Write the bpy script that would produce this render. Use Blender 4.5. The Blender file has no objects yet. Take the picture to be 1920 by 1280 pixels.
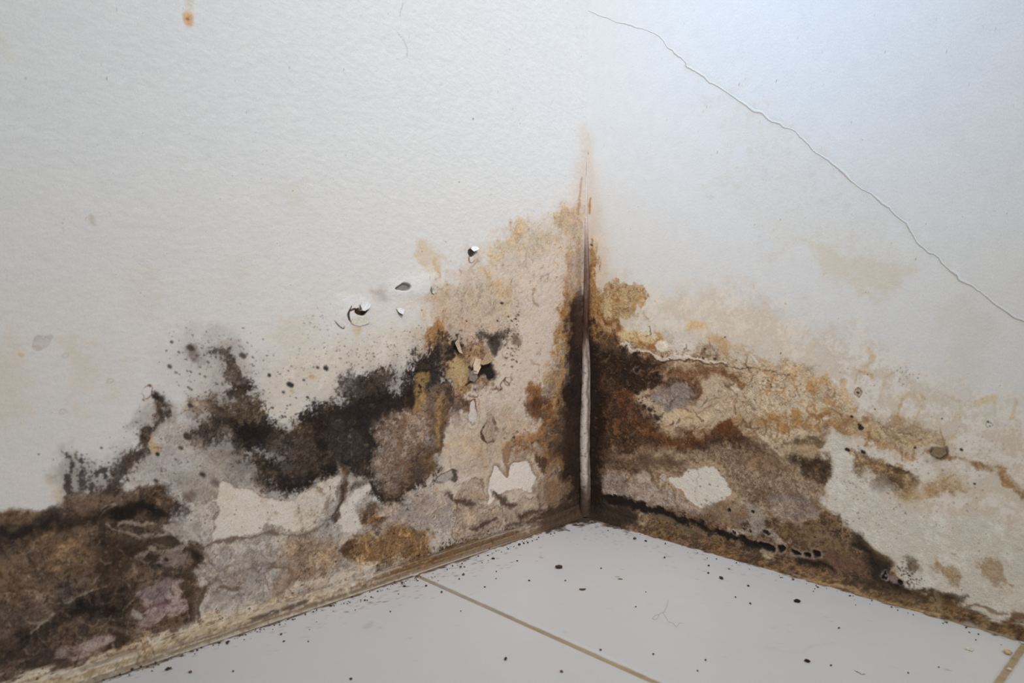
# A mouldy, water-damaged corner of a white room: two plastered walls meeting over a tiled floor.
import math
import numpy as np

# ---------------------------------------------------------------- camera mathematics (photo frame 1920 x 1280)
H = 0.22                                   # camera height above the floor, metres
VL, VR, HOR = 2387.0, -433.0, 534.0        # vanishing points of the two walls, horizon row
CX, CY = 960.0, 640.0
_a = np.array([VL - CX, -(HOR - CY)]); _b = np.array([VR - CX, -(HOR - CY)])
F = math.sqrt(-(_a @ _b))
_ey = np.array([_a[0], _a[1], -F]); _ey /= np.linalg.norm(_ey)
_ex = -np.array([_b[0], _b[1], -F]); _ex /= np.linalg.norm(_ex)
_ez = np.cross(_ex, _ey)
RW = np.stack([_ex, _ey, _ez], 1)          # world -> camera rotation
def cam_ray(px, py):
    return RW.T @ np.array([px - CX, -(py - CY), -F])
_d = cam_ray(1097, 969); _t = -H / _d[2]
CAM = np.array([-_d[0] * _t, -_d[1] * _t, H])   # (0,0,0) = where the two tile edges meet in the corner
FD = 0.006                                 # the wall faces stand this far behind the visible tile edge
def project(P):
    q = (np.asarray(P) - CAM) @ RW.T
    w = np.maximum(-q[..., 2], 1e-4)
    return CX + F * q[..., 0] / w, CY - F * q[..., 1] / w
def on_plane(px, py, axis, value):
    d = cam_ray(px, py)
    return CAM + d * ((value - CAM[axis]) / d[axis])
def on_left(px, py):  return on_plane(px, py, 0, -FD)
def on_right(px, py): return on_plane(px, py, 1, FD)
def on_floor(px, py): return on_plane(px, py, 2, 0.0)
import bpy, bmesh
from mathutils import Vector, Matrix
scene = bpy.context.scene
scene.view_settings.view_transform = 'Standard'; scene.view_settings.look = 'None'
scene.view_settings.gamma = 1.0; scene.view_settings.use_curve_mapping = False
scene.view_settings.exposure = 0.07
col = scene.collection

# ---------------------------------------------------------------- camera
cam_data = bpy.data.cameras.new('camera'); cam_data.sensor_width = 36; cam_data.lens = F * 36 / 1920
cam_data.clip_start = .01
cam = bpy.data.objects.new('camera', cam_data); col.objects.link(cam); scene.camera = cam
_m = Matrix([[RW[j][i] for j in range(3)] for i in range(3)]).to_4x4(); _m.translation = Vector(CAM); cam.matrix_world = _m
cam_data.dof.use_dof = True; cam_data.dof.focus_distance = .66; cam_data.dof.aperture_fstop = 13.0

# ---------------------------------------------------------------- light: overcast daylight from a window high on the right, soft room light, plus added lamps
world = bpy.data.worlds.new('world'); scene.world = world; world.use_nodes = True
world.node_tree.nodes['Background'].inputs[0].default_value = (.93, 1.03, 1.02, 1)
world.node_tree.nodes['Background'].inputs[1].default_value = .30
def area(name, loc, target, size, power, colour, sy=None, spread=180):
    l = bpy.data.lights.new(name, 'AREA'); l.energy = power; l.color = colour; l.shape = 'RECTANGLE'; l.size = size; l.size_y = sy or size; l.spread = math.radians(spread)
    o = bpy.data.objects.new(name, l); col.objects.link(o); o.location = loc
    o.rotation_euler = (Vector(target) - Vector(loc)).to_track_quat('-Z', 'Y').to_euler(); return o
area('window_daylight', (1.2, -.5, 1.3), (.0, -.2, .35), .3, 0.98, (.87, .88, .95), .3, 48)
area('added_overhead_fill', (.25, -.60, 1.0), (.12, 0, .42), .2, .42, (.93, .99, 1.0), .3, 60)  # unseen overhead lamp, added to brighten the upper corner
area('added_blue_lamp', (.24, -.42, .95), (.20, 0.0, .49), .14, .14, (.0, .36, 1.0), .14, 44)  # unseen blue lamp, added for the blue gradient on the right wall
# ---------------------------------------------------------------- noise
def _hash(ix, iy, seed):
    h = (ix.astype(np.int64) * 374761393 + iy.astype(np.int64) * 668265263 + seed * 974634777) & 0xFFFFFFFF
    h = ((h ^ (h >> 13)) * 1274126177) & 0xFFFFFFFF
    return ((h ^ (h >> 16)) & 0xFFFF).astype(np.float32) / 65535.0
def perlin(x, y, seed=0):
    x0 = np.floor(x); y0 = np.floor(y); fx = (x - x0).astype(np.float32); fy = (y - y0).astype(np.float32)
    ix = x0.astype(np.int64); iy = y0.astype(np.int64)
    u = fx * fx * fx * (fx * (fx * 6 - 15) + 10); v = fy * fy * fy * (fy * (fy * 6 - 15) + 10)
    def g(ax, ay):
        a = _hash(ix + ax, iy + ay, seed) * (2 * math.pi)
        return np.cos(a) * (fx - ax) + np.sin(a) * (fy - ay)
    a = g(0, 0); b = g(1, 0); c = g(0, 1); d = g(1, 1)
    return 1.5 * ((a + (b - a) * u) * (1 - v) + (c + (d - c) * u) * v)
def fbm(x, y, scale, octs=4, seed=0, gain=0.5):
    s = np.zeros(x.shape, np.float32); amp = 1.0; tot = 0.0; f = 1.0 / scale
    for o in range(octs):
        s += amp * perlin(x * f + 17.3 * o, y * f - 9.1 * o, seed + o); tot += amp * amp
        amp *= gain; f *= 2.03
    return s / math.sqrt(tot)
def sstep(a, b, x):
    t = np.clip((x - a) / (b - a), 0, 1); return t * t * (3 - 2 * t)

# ---------------------------------------------------------------- outlines
def smooth_closed(p, n=3):
    p = np.array(p, float); out = []
    for i in range(len(p)):
        a, b, c, d = p[i - 1], p[i], p[(i + 1) % len(p)], p[(i + 2) % len(p)]
        for k in range(n):
            t = k / n
            out.append(0.5 * ((2 * b) + (c - a) * t + (2 * a - 5 * b + 4 * c - d) * t * t + (3 * b - a - 3 * c + d) * t ** 3))
    return np.array(out)
def smooth_open(p, n=4):
    p = np.array(p, float)
    if len(p) < 3: return p
    q = np.vstack([2 * p[0] - p[1], p, 2 * p[-1] - p[-2]]); out = []
    for i in range(1, len(q) - 2):
        a, b, c, d = q[i - 1], q[i], q[i + 1], q[i + 2]
        for k in range(n):
            t = k / n
            out.append(0.5 * ((2 * b) + (c - a) * t + (2 * a - 5 * b + 4 * c - d) * t * t + (3 * b - a - 3 * c + d) * t ** 3))
    out.append(p[-1]); return np.array(out)
def sd_poly(x, y, P):                      # positive inside
    d2 = np.full(x.shape, 1e12, np.float32); ins = np.zeros(x.shape, bool)
    for i in range(len(P)):
        ax, ay = P[i - 1]; bx, by = P[i]
        ex, ey = bx - ax, by - ay; L = ex * ex + ey * ey + 1e-9
        wx, wy = x - ax, y - ay
        t = np.clip((wx * ex + wy * ey) / L, 0, 1)
        d2 = np.minimum(d2, (wx - ex * t) ** 2 + (wy - ey * t) ** 2)
        c = ((ay > y) != (by > y)) & (x < ex * (y - ay) / (ey if ey else 1e-9) + ax)
        ins ^= c
    d = np.sqrt(d2); return np.where(ins, d, -d)
def sd_line(x, y, P):                      # P rows: x, y, half width; positive inside
    best = np.full(x.shape, -1e6, np.float32)
    for i in range(len(P) - 1):
        ax, ay, aw = P[i]; bx, by, bw = P[i + 1]
        ex, ey = bx - ax, by - ay; L = ex * ex + ey * ey + 1e-9
        t = np.clip(((x - ax) * ex + (y - ay) * ey) / L, 0, 1)
        d = np.hypot(x - ax - ex * t, y - ay - ey * t)
        best = np.maximum(best, aw + (bw - aw) * t - d)
    return best

# ---------------------------------------------------------------- a painter for stains: every op is one patch of dirt
class Surface:
    """Vertices of one surface: photo position X,Y (to read the outlines) and metric position U,V (for the noise)."""
    def __init__(s, X, Y, U, V, base, seed):
        s.X, s.Y = X.astype(np.float32), Y.astype(np.float32)
        s.u = (U * 2300).astype(np.float32); s.v = (V * 2300).astype(np.float32)
        n = X.shape; s.n = n; s.seed = seed
        s.col = np.empty(n + (3,), np.float32); s.col[:] = base
        s.h = np.zeros(n, np.float32); s.T = np.full(n, 0.1, np.float32); s.D = np.zeros(n, np.float32)
        s.id = np.zeros(n, np.int32); s.names = ['']
        u, v = s.u, s.v
        s.wx = fbm(u, v, 42, 5, seed + 1, .6); s.wy = fbm(u, v, 42, 5, seed + 11, .6)
        s.f = {'c': fbm(u, v, 60, 5, seed + 21, .6),          # coarse clouds
               'm': fbm(u, v, 22, 5, seed + 31, .7),          # middle
               'g': fbm(u, v, 7, 3, seed + 41, .8)}           # grain
        a = fbm(u + 26 * s.wx, v + 26 * s.wy, 34, 4, seed + 51)
        s.f['r'] = 1 - 6 * np.abs(a)                           # tide lines
        s.f['x'] = .6 * s.f['c'] + .6 * s.f['m'] + .35 * s.f['g']
        s.f['s'] = fbm(u * .25, v * 1.6, 16, 4, seed + 61, .6) # streaks that run along the wall
        s.f['d'] = fbm(u * 1.5, v * .3, 16, 4, seed + 71, .6)  # runs that hang down
        s.f['h'] = s.f['g'] + .5 * s.f['m']
    def _sel(s, P, m):
        x0, y0 = P[:, 0].min() - m, P[:, 1].min() - m; x1, y1 = P[:, 0].max() + m, P[:, 1].max() + m
        return np.nonzero((s.X > x0) & (s.X < x1) & (s.Y > y0) & (s.Y < y1))
    def _apply(s, I, d, col, a, soft, k, fld, h, T, D, name, cf):
        e = d + (k * s.f[fld][I] if k else 0)
        al = a * sstep(-soft, soft, e)
        c = np.array(col, np.float32)
        if c.ndim == 1: cc = c[None]
        else:
            q = np.clip(s.f[cf][I] * .62 + .5, 0, .9999) * (len(c) - 1)
            j = q.astype(int); t = (q - j)[:, None]
            cc = c[j] * (1 - t) + c[j + 1] * t
        s.col[I] += (cc - s.col[I]) * al[:, None]
        if h: s.h[I] += h * al
        s.T[I] += (T - s.T[I]) * al
        if D is not None: s.D[I] += (D - s.D[I]) * al
        if name is not None:
            s.names.append(name); j = len(s.names) - 1; m = d > -0.15 * soft
            s.id[tuple(q[m] for q in I)] = j
    def fill(s, pts, col, a=1., soft=4, w=9, k=0, fld='m', h=0, T=.3, D=None, name=None, cf='x'):
        P = smooth_closed(pts); I = s._sel(P, soft * 1.2 + w * 2.4 + k * 3 + 6)
        if not len(I[0]): return
        w0 = w
        if w >= 5: w *= 1.5; soft *= 1.15; k = k * 1.3 + 1.5
        d = sd_poly(s.X[I] + w * s.wx[I], s.Y[I] + w * s.wy[I], P)
        s._apply(I, d, col, a, soft, k, fld, h, T, D, name, cf)
    def line(s, pts, col, a=1., soft=2, w=5, k=0, fld='m', h=0, T=.3, D=None, name=None, cf='x', width=None, gate=False):
        P = np.array([tuple(p) + ((width,) if len(p) == 2 else ()) for p in pts], float)
        P = smooth_open(P); I = s._sel(P, P[:, 2].max() + soft * 1.2 + w * 2.4 + k * 3 + 6)
        if not len(I[0]): return
        if w >= 5: w *= 1.4; k = k * 1.3 + .8
        if gate: a = a * sstep(.22, .3, s.T[I])
        d = sd_line(s.X[I] + w * s.wx[I], s.Y[I] + w * s.wy[I], P)
        s._apply(I, d, col, a, soft, k, fld, h, T, D, name, cf)
    def outline(s, pts, width, col, **kw):
        s.line([tuple(p) + (width,) for p in list(pts) + [pts[0]]], col, **kw)
    def rim(s, pts, width, col, a=1., soft=2, w=9, k=0, fld='m', h=0, T=.3, off=0, cf='x'):
        """a tide line that follows the same warped outline as fill()"""
        P = smooth_closed(pts); w = w * 1.5 if w >= 5 else w; I = s._sel(P, soft + w * 2 + k * 2 + width * 2 + abs(off) + 2)
        if not len(I[0]): return
        d = sd_poly(s.X[I] + w * s.wx[I], s.Y[I] + w * s.wy[I], P)
        a = a * sstep(-.75, .35, s.f['c'][I]) if w >= 4 else a
        ww = width * (.65 + .9 * s.f['m'][I])
        s._apply(I, ww - np.abs(d - off), col, a, soft, k, fld, h, T, None, None, cf)
    def ring(s, cx, cy, rx, ry, ang, width, col, inner=None, **kw):
        t = np.linspace(0, 2 * math.pi, 11)[:-1]; ca, sa = math.cos(math.radians(ang)), math.sin(math.radians(ang))
        rr = 1 + .13 * np.sin(3 * t + cx) + .08 * np.cos(5 * t + cy)
        P = [(cx + rx * r * math.cos(q) * ca - ry * r * math.sin(q) * sa, cy + rx * r * math.cos(q) * sa + ry * r * math.sin(q) * ca) for q, r in zip(t, rr)]
        if inner is not None: s.fill(P, inner, soft=2, w=kw.get('w', 4), h=-.0003)
        s.rim(P, width, col, **{'w': 4, 'soft': 1.2, **kw})
    def dots(s, pts, col, a=1., soft=1.2, w=3, **kw):
        for p in pts:
            r = p[2]; s.line([(p[0] - r * .35, p[1] - r * .2, r * .8), (p[0] + r * .35, p[1] + r * .2, r * .8)], col, a=a, soft=max(soft, r * .25), w=w, **kw)
    def scatter(s, box, n, rr, col, seed, a=.9, path=None, **kw):
        rng = np.random.default_rng(seed)
        for _ in range(n):
            if path is None: x, y = rng.uniform(box[0], box[2]), rng.uniform(box[1], box[3])
            else:
                i = rng.integers(0, len(path) - 1); t = rng.random()
                x = path[i][0] + (path[i + 1][0] - path[i][0]) * t + rng.normal(0, box[0])
                y = path[i][1] + (path[i + 1][1] - path[i][1]) * t + rng.normal(0, box[1])
            r = rr[0] + (rr[1] - rr[0]) * rng.random() ** 2.5
            s.dots([(x, y, r)], col, a=a * rng.uniform(.55, 1), **kw)
    def squig(s, box, n, ln, wd, cols, seed, a=.7, hang=.5, path=None):
        """short curved runs and tide marks"""
        rng = np.random.default_rng(seed)
        for _ in range(n):
            if path is None: x, y = rng.uniform(box[0], box[2]), rng.uniform(box[1], box[3])
            else:
                i = rng.integers(0, len(path) - 1); t = rng.random()
                x = path[i][0] + (path[i + 1][0] - path[i][0]) * t + rng.normal(0, box[0]); y = path[i][1] + (path[i + 1][1] - path[i][1]) * t + rng.normal(0, box[1])
            th = rng.normal(math.pi / 2, .5) if rng.random() < hang else rng.uniform(0, math.pi)
            L = rng.uniform(*ln); bend = rng.normal(0, 1.1); P = []
            for k in range(4):
                P.append((x, y, rng.uniform(*wd) * (1 if 0 < k < 3 else .45))); x += L / 3 * math.cos(th); y += L / 3 * math.sin(th); th += bend / 2
            s.line(P, cols[rng.integers(len(cols))], a=a * rng.uniform(.5, 1), soft=rng.uniform(1.2, 2.6), w=5, T=.3, gate=True)
    def halo(s, pts, col, a, soft, **kw): s.fill(pts, col, a=a, soft=soft, w=14, k=soft * .5, **{'fld': 'x', 'T': .3, **kw})
    def finish(s):
        g, m, c, u, v = s.f['g'], s.f['m'], s.f['c'], s.u, s.v
        T = s.T; t2 = np.clip((T - .12) / .4, 0, 1.2)
        # blotches, tide lines and pale flecks inside dirty areas
        A = fbm(u + 34 * s.wx, v + 34 * s.wy, 20, 5, s.seed + 81, .68)
        A2 = fbm(u * 1.3 + 22 * s.wy, v * 1.3 + 22 * s.wx, 11, 4, s.seed + 91, .7)
        rid = np.clip(1 - 7 * np.abs(fbm(u + 40 * s.wy, v + 40 * s.wx, 46, 4, s.seed + 101, .55)), 0, 1)
        rid2 = np.clip(1 - 8 * np.abs(fbm(u * .8 + 60 * s.wx, v * 1.25 + 60 * s.wy, 26, 3, s.seed + 111, .5)), 0, 1)
        lum = s.col.mean(-1); pale = 1 - .52 * sstep(165, 200, lum); T = T * pale; t2 = t2 * pale
        k = (t2 * sstep(.05, .85, A) * .50)[..., None]; s.col += (s.col * np.array([.60, .54, .49]) - s.col) * k
        k = (t2 * sstep(.15, .9, A2) * .42)[..., None]; s.col += (s.col * np.array([.64, .58, .54]) - s.col) * k
        k = (t2 * np.maximum(rid, .8 * rid2) * .46)[..., None]; s.col += (s.col * np.array([.64, .55, .47]) - s.col) * k
        k = (t2 * sstep(.1, .9, -A) * .34 * (lum > 0))[..., None]; s.col += (np.minimum(s.col * 1.18 + 26, 214) - s.col) * k
        # specks of mould wherever D is raised
        sp = sstep(.0, .45, s.D * 1.5 + .9 * s.f['h'] + .35 * A - 1.0)
        s.col += (np.array([54, 43, 36], np.float32) - s.col) * (sp * .75)[..., None]
        s.col *= (1 + T * (.12 * g + .20 * m + .12 * c))[..., None]
        tint = (T * c * 9)[..., None] * np.array([1, .1, -1.0], np.float32)
        s.col = np.clip(s.col + tint, 6, 252)
        s.h += np.minimum(T, .7) * (.00030 * m + .00018 * g + .00025 * A) - .0003 * rid * t2
        return s
# ---------------------------------------------------------------- colours of dirt (seen under neutral light)
DUST = (118, 104, 94)
K, K2, B1, B2, B3 = (36, 29, 25), (60, 50, 43), (74, 53, 38), (113, 84, 61), (150, 121, 96)
TN, CR, OC, OL, PK = (186, 163, 142), (208, 190, 170), (168, 122, 64), (203, 172, 130), (172, 154, 145)
WP, WH, GR, OR = (203, 196, 187), (214, 211, 207), (140, 130, 122), (140, 88, 48)

def paint_left(X, Y, U, V):
    s = Surface(X, Y, U, V, (212, 210, 207), 3)
    F_, L_, R_ = s.fill, s.line, s.rim
    # faint yellowing of the paint above the mould
    for P, a in (([(0, 640), (30, 630), (45, 700), (60, 760), (20, 790), (-40, 800), (-60, 700)], .35),
                 ([(115, 640), (150, 650), (178, 665), (172, 690), (160, 720), (158, 765), (146, 762), (144, 700), (130, 670)], .5),
                 ([(205, 665), (220, 680), (222, 740), (210, 735), (208, 700)], .35),
                 ([(262, 500), (310, 510), (300, 560), (270, 600), (240, 560)], .25),
                 ([(420, 480), (470, 500), (450, 545), (430, 530)], .2), ([(520, 350), (580, 350), (575, 385), (530, 390)], .3),
                 ([(530, 600), (580, 605), (575, 650), (545, 660), (520, 640)], .45),
                 ([(550, 680), (566, 682), (566, 705), (553, 703)], .7),
                 ([(0, 60), (14, 62), (12, 110), (0, 112)], .35)):
        F_(P, (200, 182, 152), a=a * .62, soft=20, w=20, k=16, T=.12)
    F_([(346, -20), (364, -20), (362, 20), (350, 20)], (205, 188, 160), a=.4, soft=5, w=3)
    F_([(346, 24), (361, 24), (363, 44), (352, 48), (345, 40)], (205, 150, 100), a=.7, soft=4, w=3, name='rust_spot')
    s.dots([(354, 35, 2.5)], (150, 95, 50), a=.9)
    s.dots([(39, 632 + 32, 5)], (215, 175, 125), a=.5)
    # warm discoloured field left of the corner
    F_([(780, 455), (800, 450), (828, 470), (832, 510), (800, 515), (785, 500)], [(214, 194, 168), (200, 172, 138)], a=.6, soft=6, w=7, k=5, T=.25)
    F_([(800, 560), (830, 520), (880, 490), (930, 455), (960, 420), (1000, 408), (1040, 396), (1085, 388), (1110, 520), (1110, 980),
        (1030, 975), (900, 990), (800, 960), (770, 900), (800, 800), (850, 750), (800, 690), (770, 640), (790, 590)],
       [TN, CR, (205, 192, 178), CR, (190, 170, 150)], a=.88, soft=22, w=18, k=14, T=.42, D=.12, name='damp_stain')
    F_([(905, 600), (960, 600), (1040, 520), (1065, 560), (1050, 700), (1010, 720), (960, 740), (910, 700)], [(214, 204, 192), (205, 190, 174)], a=.7, soft=20, w=20, k=10, T=.3)
    for P, c, a in (([(962, 415), (985, 412), (988, 440), (970, 452), (960, 440)], OL, .7),
                 ([(920, 460), (950, 450), (985, 450), (990, 465), (950, 480), (925, 495)], (200, 178, 146), .65),
                 ([(985, 460), (1020, 440), (1060, 430), (1045, 455), (1010, 480), (990, 490)], (196, 174, 146), .65),
                 ([(1035, 402), (1052, 396), (1085, 390), (1086, 440), (1070, 446), (1055, 430), (1040, 425)], (188, 158, 118), .75),
                 ([(905, 500), (918, 500), (925, 520), (955, 535), (955, 560), (930, 555), (912, 530)], (200, 168, 128), .6),
                 ([(935, 560), (958, 565), (950, 590), (932, 578)], (206, 180, 144), .5),
                 ([(806, 535), (830, 530), (836, 555), (820, 575), (808, 560)], (210, 185, 150), .5),
                 ([(815, 490), (828, 500), (830, 512), (820, 512)], OL, .7)):
        F_(P, c, a=a, soft=6, w=8, k=8, fld='m', T=.35)
    L_([(975, 500, 5), (960, 560, 14), (990, 590, 6)], TN, a=.35, soft=12, k=8)
    L_([(1000, 545, 2), (995, 560, 3), (1008, 575, 2)], B3, a=.5, soft=2)
    # stained strip beside the corner, darkening downwards
    L_([(1084, 395, 4), (1080, 470, 10), (1074, 560, 18), (1064, 660, 26), (1058, 760, 32), (1050, 860, 34), (1040, 950, 30)],
       [B2, B3, OC, B2], a=.8, soft=13, w=9, k=9, T=.5, D=.2, name='brown_stain')
    L_([(1068, 478, 3), (1062, 540, 4), (1058, 590, 3)], (150, 100, 55), a=.7, soft=3, w=7)
    L_([(1078, 560, 5), (1072, 590, 6), (1076, 640, 4)], (160, 112, 58), a=.8, soft=3, w=6)
    F_([(1066, 600), (1080, 560), (1100, 600), (1100, 985), (1068, 960), (1062, 905), (1052, 880), (1058, 800), (1052, 740), (1064, 690)], [K, (48, 34, 25), K], a=.96, soft=8, w=7, k=5, T=.35, name='black_mould_patch')
    L_([(1086, 470, 3), (1085, 540, 6), (1088, 640, 8)], (74, 55, 44), a=.75, soft=5, w=4)
    F_([(1040, 790), (1060, 770), (1082, 800), (1070, 860), (1052, 880), (1035, 850)], (62, 45, 34), a=.8, soft=10, w=9, k=4, T=.4)
    # rust brown clouds between the rings and the corner
    F_([(990, 728), (1012, 728), (1030, 745), (1040, 790), (1028, 830), (1000, 838), (975, 842), (960, 850), (950, 845), (965, 832), (1000, 815), (1012, 790), (985, 775), (988, 745)],
       [B1, B2, OR, B2], a=.85, soft=7, w=10, k=8, T=.6, D=.2, name='brown_stain')
    F_([(1000, 745), (1018, 750), (1014, 775), (998, 770)], (92, 60, 40), a=.8, soft=7, k=6)
    F_([(958, 846), (985, 838), (1012, 832), (1030, 842), (1040, 870), (1010, 868), (1000, 860), (962, 862)], [(150, 118, 90), B2], a=.6, soft=8, k=6)
    L_([(948, 838, 2), (970, 826, 5), (1000, 818, 8), (1020, 806, 7)], (176, 128, 80), a=.8, soft=4)
    s.scatter((945, 805, 990, 822), 16, (1, 3.4), K2, 5)
    # soft sooty haze round the growth
    s.halo([(560, 780), (620, 740), (650, 700), (720, 680), (770, 670), (810, 620), (860, 620), (870, 700), (820, 780), (810, 900), (740, 950), (650, 930), (540, 945), (470, 920), (400, 860), (350, 830), (350, 760), (400, 735), (390, 650), (430, 640), (480, 720), (520, 790)], DUST, .5, 26, D=.35)
    s.halo([(300, 735), (320, 780), (280, 850), (230, 900), (140, 940), (110, 900), (130, 850), (200, 880), (250, 820), (280, 780)], (128, 112, 98), .55, 20, D=.4)
    s.halo([(340, 630), (400, 640), (480, 700), (470, 760), (380, 770), (350, 700)], (150, 138, 128), .35, 26, D=.25)
    s.halo([(826, 550), (890, 530), (930, 560), (960, 610), (950, 650), (880, 650), (836, 630), (815, 590)], [(176, 146, 120), (196, 170, 148), (160, 132, 108)], .6, 22, D=.22)
    s.halo([(600, 650), (700, 620), (790, 590), (800, 660), (740, 690), (660, 720), (560, 790), (500, 740), (520, 680)], [(212, 202, 188), (200, 184, 164), (216, 208, 198)], .55, 30, D=.18)
    s.halo([(920, 780), (960, 770), (980, 810), (940, 860), (900, 880), (850, 860), (860, 820)], [(188, 160, 134), (170, 140, 112), (204, 182, 160)], .5, 24, D=.15)
    s.halo([(300, 640), (470, 640), (560, 720), (480, 750), (320, 740)], (206, 198, 190), .4, 30, D=.12)
    # warm pinkish veil up the corner
    L_([(1096, 240, 2), (1092, 330, 10), (1084, 420, 20), (1080, 520, 26)], (206, 184, 164), a=.6, soft=20, k=4)
    L_([(1090, 335, 1.2), (1087, 370, 1.6), (1085, 400, 2)], (166, 126, 92), a=.7, soft=2.5, w=3)
    # --------- dark mass across the middle
    F_([(830, 630), (850, 640), (870, 650), (905, 640), (915, 655), (925, 690), (930, 712), (905, 720), (880, 735), (850, 735), (838, 700), (832, 660)],
       [B2, (150, 118, 84), B3, (168, 136, 98), B1], a=.95, soft=5, w=9, k=4, T=.55, D=.2, h=-.0006, name='peeled_plaster')
    F_([(804, 602), (832, 600), (836, 618), (822, 650), (805, 660), (796, 640)], [(176, 130, 80), (150, 104, 60)], a=.85, soft=6, w=7, k=6, T=.45)
    F_([(620, 760), (650, 738), (662, 710), (700, 704), (728, 698), (724, 722), (752, 738), (762, 700), (766, 684), (790, 672), (806, 655), (815, 645), (840, 632), (850, 640), (860, 655), (845, 680), (838, 705), (832, 735), (800, 760), (770, 780), (730, 790), (705, 820), (704, 870), (718, 905), (730, 925),
        (760, 918), (784, 895), (806, 885), (795, 915), (760, 935), (722, 950), (702, 944), (694, 925), (690, 905), (655, 885), (625, 890), (600, 905), (570, 925), (545, 930), (515, 920), (500, 895), (480, 892), (478, 870), (500, 868), (530, 850), (500, 850), (440, 850), (418, 815), (396, 800), (400, 760), (430, 760), (480, 745), (500, 755), (520, 800), (552, 800), (560, 780), (580, 764), (600, 772)],
       [(44, 36, 31), (58, 48, 41), K, (84, 70, 59), (122, 103, 86)], a=.93, soft=9, w=14, k=10, fld='h', T=.55, D=.6, name='black_mould')
    # darkest cores
    for P in ([(426, 788), (455, 776), (488, 772), (492, 800), (500, 830), (488, 848), (455, 846), (436, 820)],
              [(590, 770), (608, 762), (614, 800), (606, 850), (592, 840), (588, 800)], [(650, 745), (700, 735), (758, 738), (768, 756), (720, 790), (706, 840), (712, 880), (690, 870), (672, 820), (640, 790)],
              [(478, 872), (506, 870), (512, 905), (560, 908), (592, 886), (618, 864), (650, 862), (640, 886), (600, 905), (568, 926), (540, 930), (512, 918), (482, 908)],
              [(765, 690), (790, 675), (802, 690), (780, 712), (766, 706)], [(838, 632), (848, 634), (858, 655), (848, 664), (838, 650)],
              [(712, 905), (735, 924), (765, 915), (790, 888), (806, 880), (800, 906), (760, 934), (720, 946)]):
        F_(P, [K, (30, 24, 21), (52, 43, 37)], a=.85, soft=12, w=12, k=9, fld='h', T=.4)
    F_([(635, 715), (660, 700), (700, 704), (728, 696), (730, 720), (700, 740), (650, 748), (640, 735)], [(96, 84, 76), (66, 56, 50)], a=.7, soft=9, w=11, k=9, fld='h', T=.6, D=.5)
    # grey-brown sooty clouds inside the mass
    for P, a in (([(520, 800), (560, 800), (590, 830), (600, 870), (560, 890), (520, 880), (505, 845)], .85), ([(620, 800), (660, 800), (680, 840), (650, 860), (618, 850)], .55),
                 ([(400, 850), (470, 860), (500, 880), (470, 905), (420, 890)], .7)):
        F_(P, [(92, 76, 64), (128, 108, 90), (58, 47, 40), (112, 100, 90)], a=a * .75, soft=14, w=16, k=12, fld='m', T=.6, D=.5)
    s.scatter((0, 0), 0, (1, 2), K, 1)
    F_([(780, 745), (830, 720), (845, 745), (838, 790), (822, 850), (806, 890), (790, 880), (806, 830), (800, 790), (770, 776)], [(150, 130, 112), (110, 86, 66), (172, 150, 130)], a=.92, soft=6, w=7, k=5, T=.5, D=.4)
    F_([(600, 780), (650, 760), (700, 750), (750, 745), (770, 765), (724, 785), (702, 820), (690, 850), (640, 850), (612, 830)], [(40, 33, 28), (66, 55, 47), (34, 28, 25), (110, 94, 82)], a=.5, soft=16, w=14, k=14, fld='h', T=.5)
    # ochre bare plaster with dark spots
    F_([(776, 700), (792, 696), (804, 702), (802, 735), (800, 752), (780, 772), (762, 768), (768, 740), (778, 728)], [(168, 136, 86), (148, 116, 70), (180, 148, 98)], a=.93, soft=3, w=5, T=.35, h=-.0004, name='ochre_patch')
    F_([(764, 736), (776, 730), (780, 748), (772, 772), (760, 768)], K, a=.9, soft=4, w=4)
    s.dots([(788, 722, 3.4), (787, 733, 2.2)], K, a=.9)
    F_([(826, 735), (842, 742), (838, 775), (826, 815), (816, 850), (806, 885), (796, 888), (802, 850), (808, 810), (816, 770)], [(160, 120, 68), (180, 144, 92), (116, 84, 50), (150, 108, 58)], a=.85, soft=5, w=8, k=5, T=.5, name='ochre_patch')
    L_([(838, 745, 3), (836, 775, 3), (822, 850, 3)], B1, a=.6, soft=4, w=7)
    F_([(834, 730), (850, 734), (880, 745), (884, 760), (870, 772), (846, 770), (838, 750)], [(52, 40, 32), B1, (96, 72, 54)], a=.9, soft=6, w=7, k=6, T=.5)
    F_([(846, 740), (864, 765), (862, 800), (848, 790), (842, 760)], [B2, PK], a=.55, soft=7, k=6)
    # rounded pinkish brown field
    F_([(712, 788), (740, 772), (772, 776), (800, 790), (806, 820), (796, 856), (786, 888), (764, 912), (734, 922), (712, 902), (704, 860), (704, 820)],
       [(138, 118, 106), (164, 144, 128), (116, 92, 74), (172, 152, 136), (140, 112, 90)], a=.88, soft=13, w=12, k=7, T=.55, D=.35, name='brown_stain')
    F_([(738, 800), (758, 796), (760, 845), (746, 848), (736, 830)], [OR, B2], a=.4, soft=9, k=8, fld='d')
    F_([(770, 860), (800, 830), (812, 860), (800, 900), (760, 930), (725, 935), (720, 915), (760, 905)], [(70, 54, 44), (96, 74, 58), (50, 40, 34)], a=.8, soft=13, w=10, k=8, fld='h', T=.5, D=.4)
    F_([(742, 868), (760, 862), (764, 880), (748, 888)], B2, a=.6, soft=8, k=4)
    R_([(712, 788), (740, 772), (772, 776), (800, 790), (806, 820), (796, 856), (786, 888), (764, 912), (734, 922), (712, 902), (704, 860), (704, 820)], 2, B1, a=.4, w=8)
    # cream scales around the hole
    F_([(846, 672), (862, 666), (878, 690), (882, 712), (872, 724), (850, 722), (842, 700)], [(196, 168, 122), (172, 142, 98)], a=.95, soft=3, w=5, T=.4, h=.0004, name='peeled_plaster')
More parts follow.
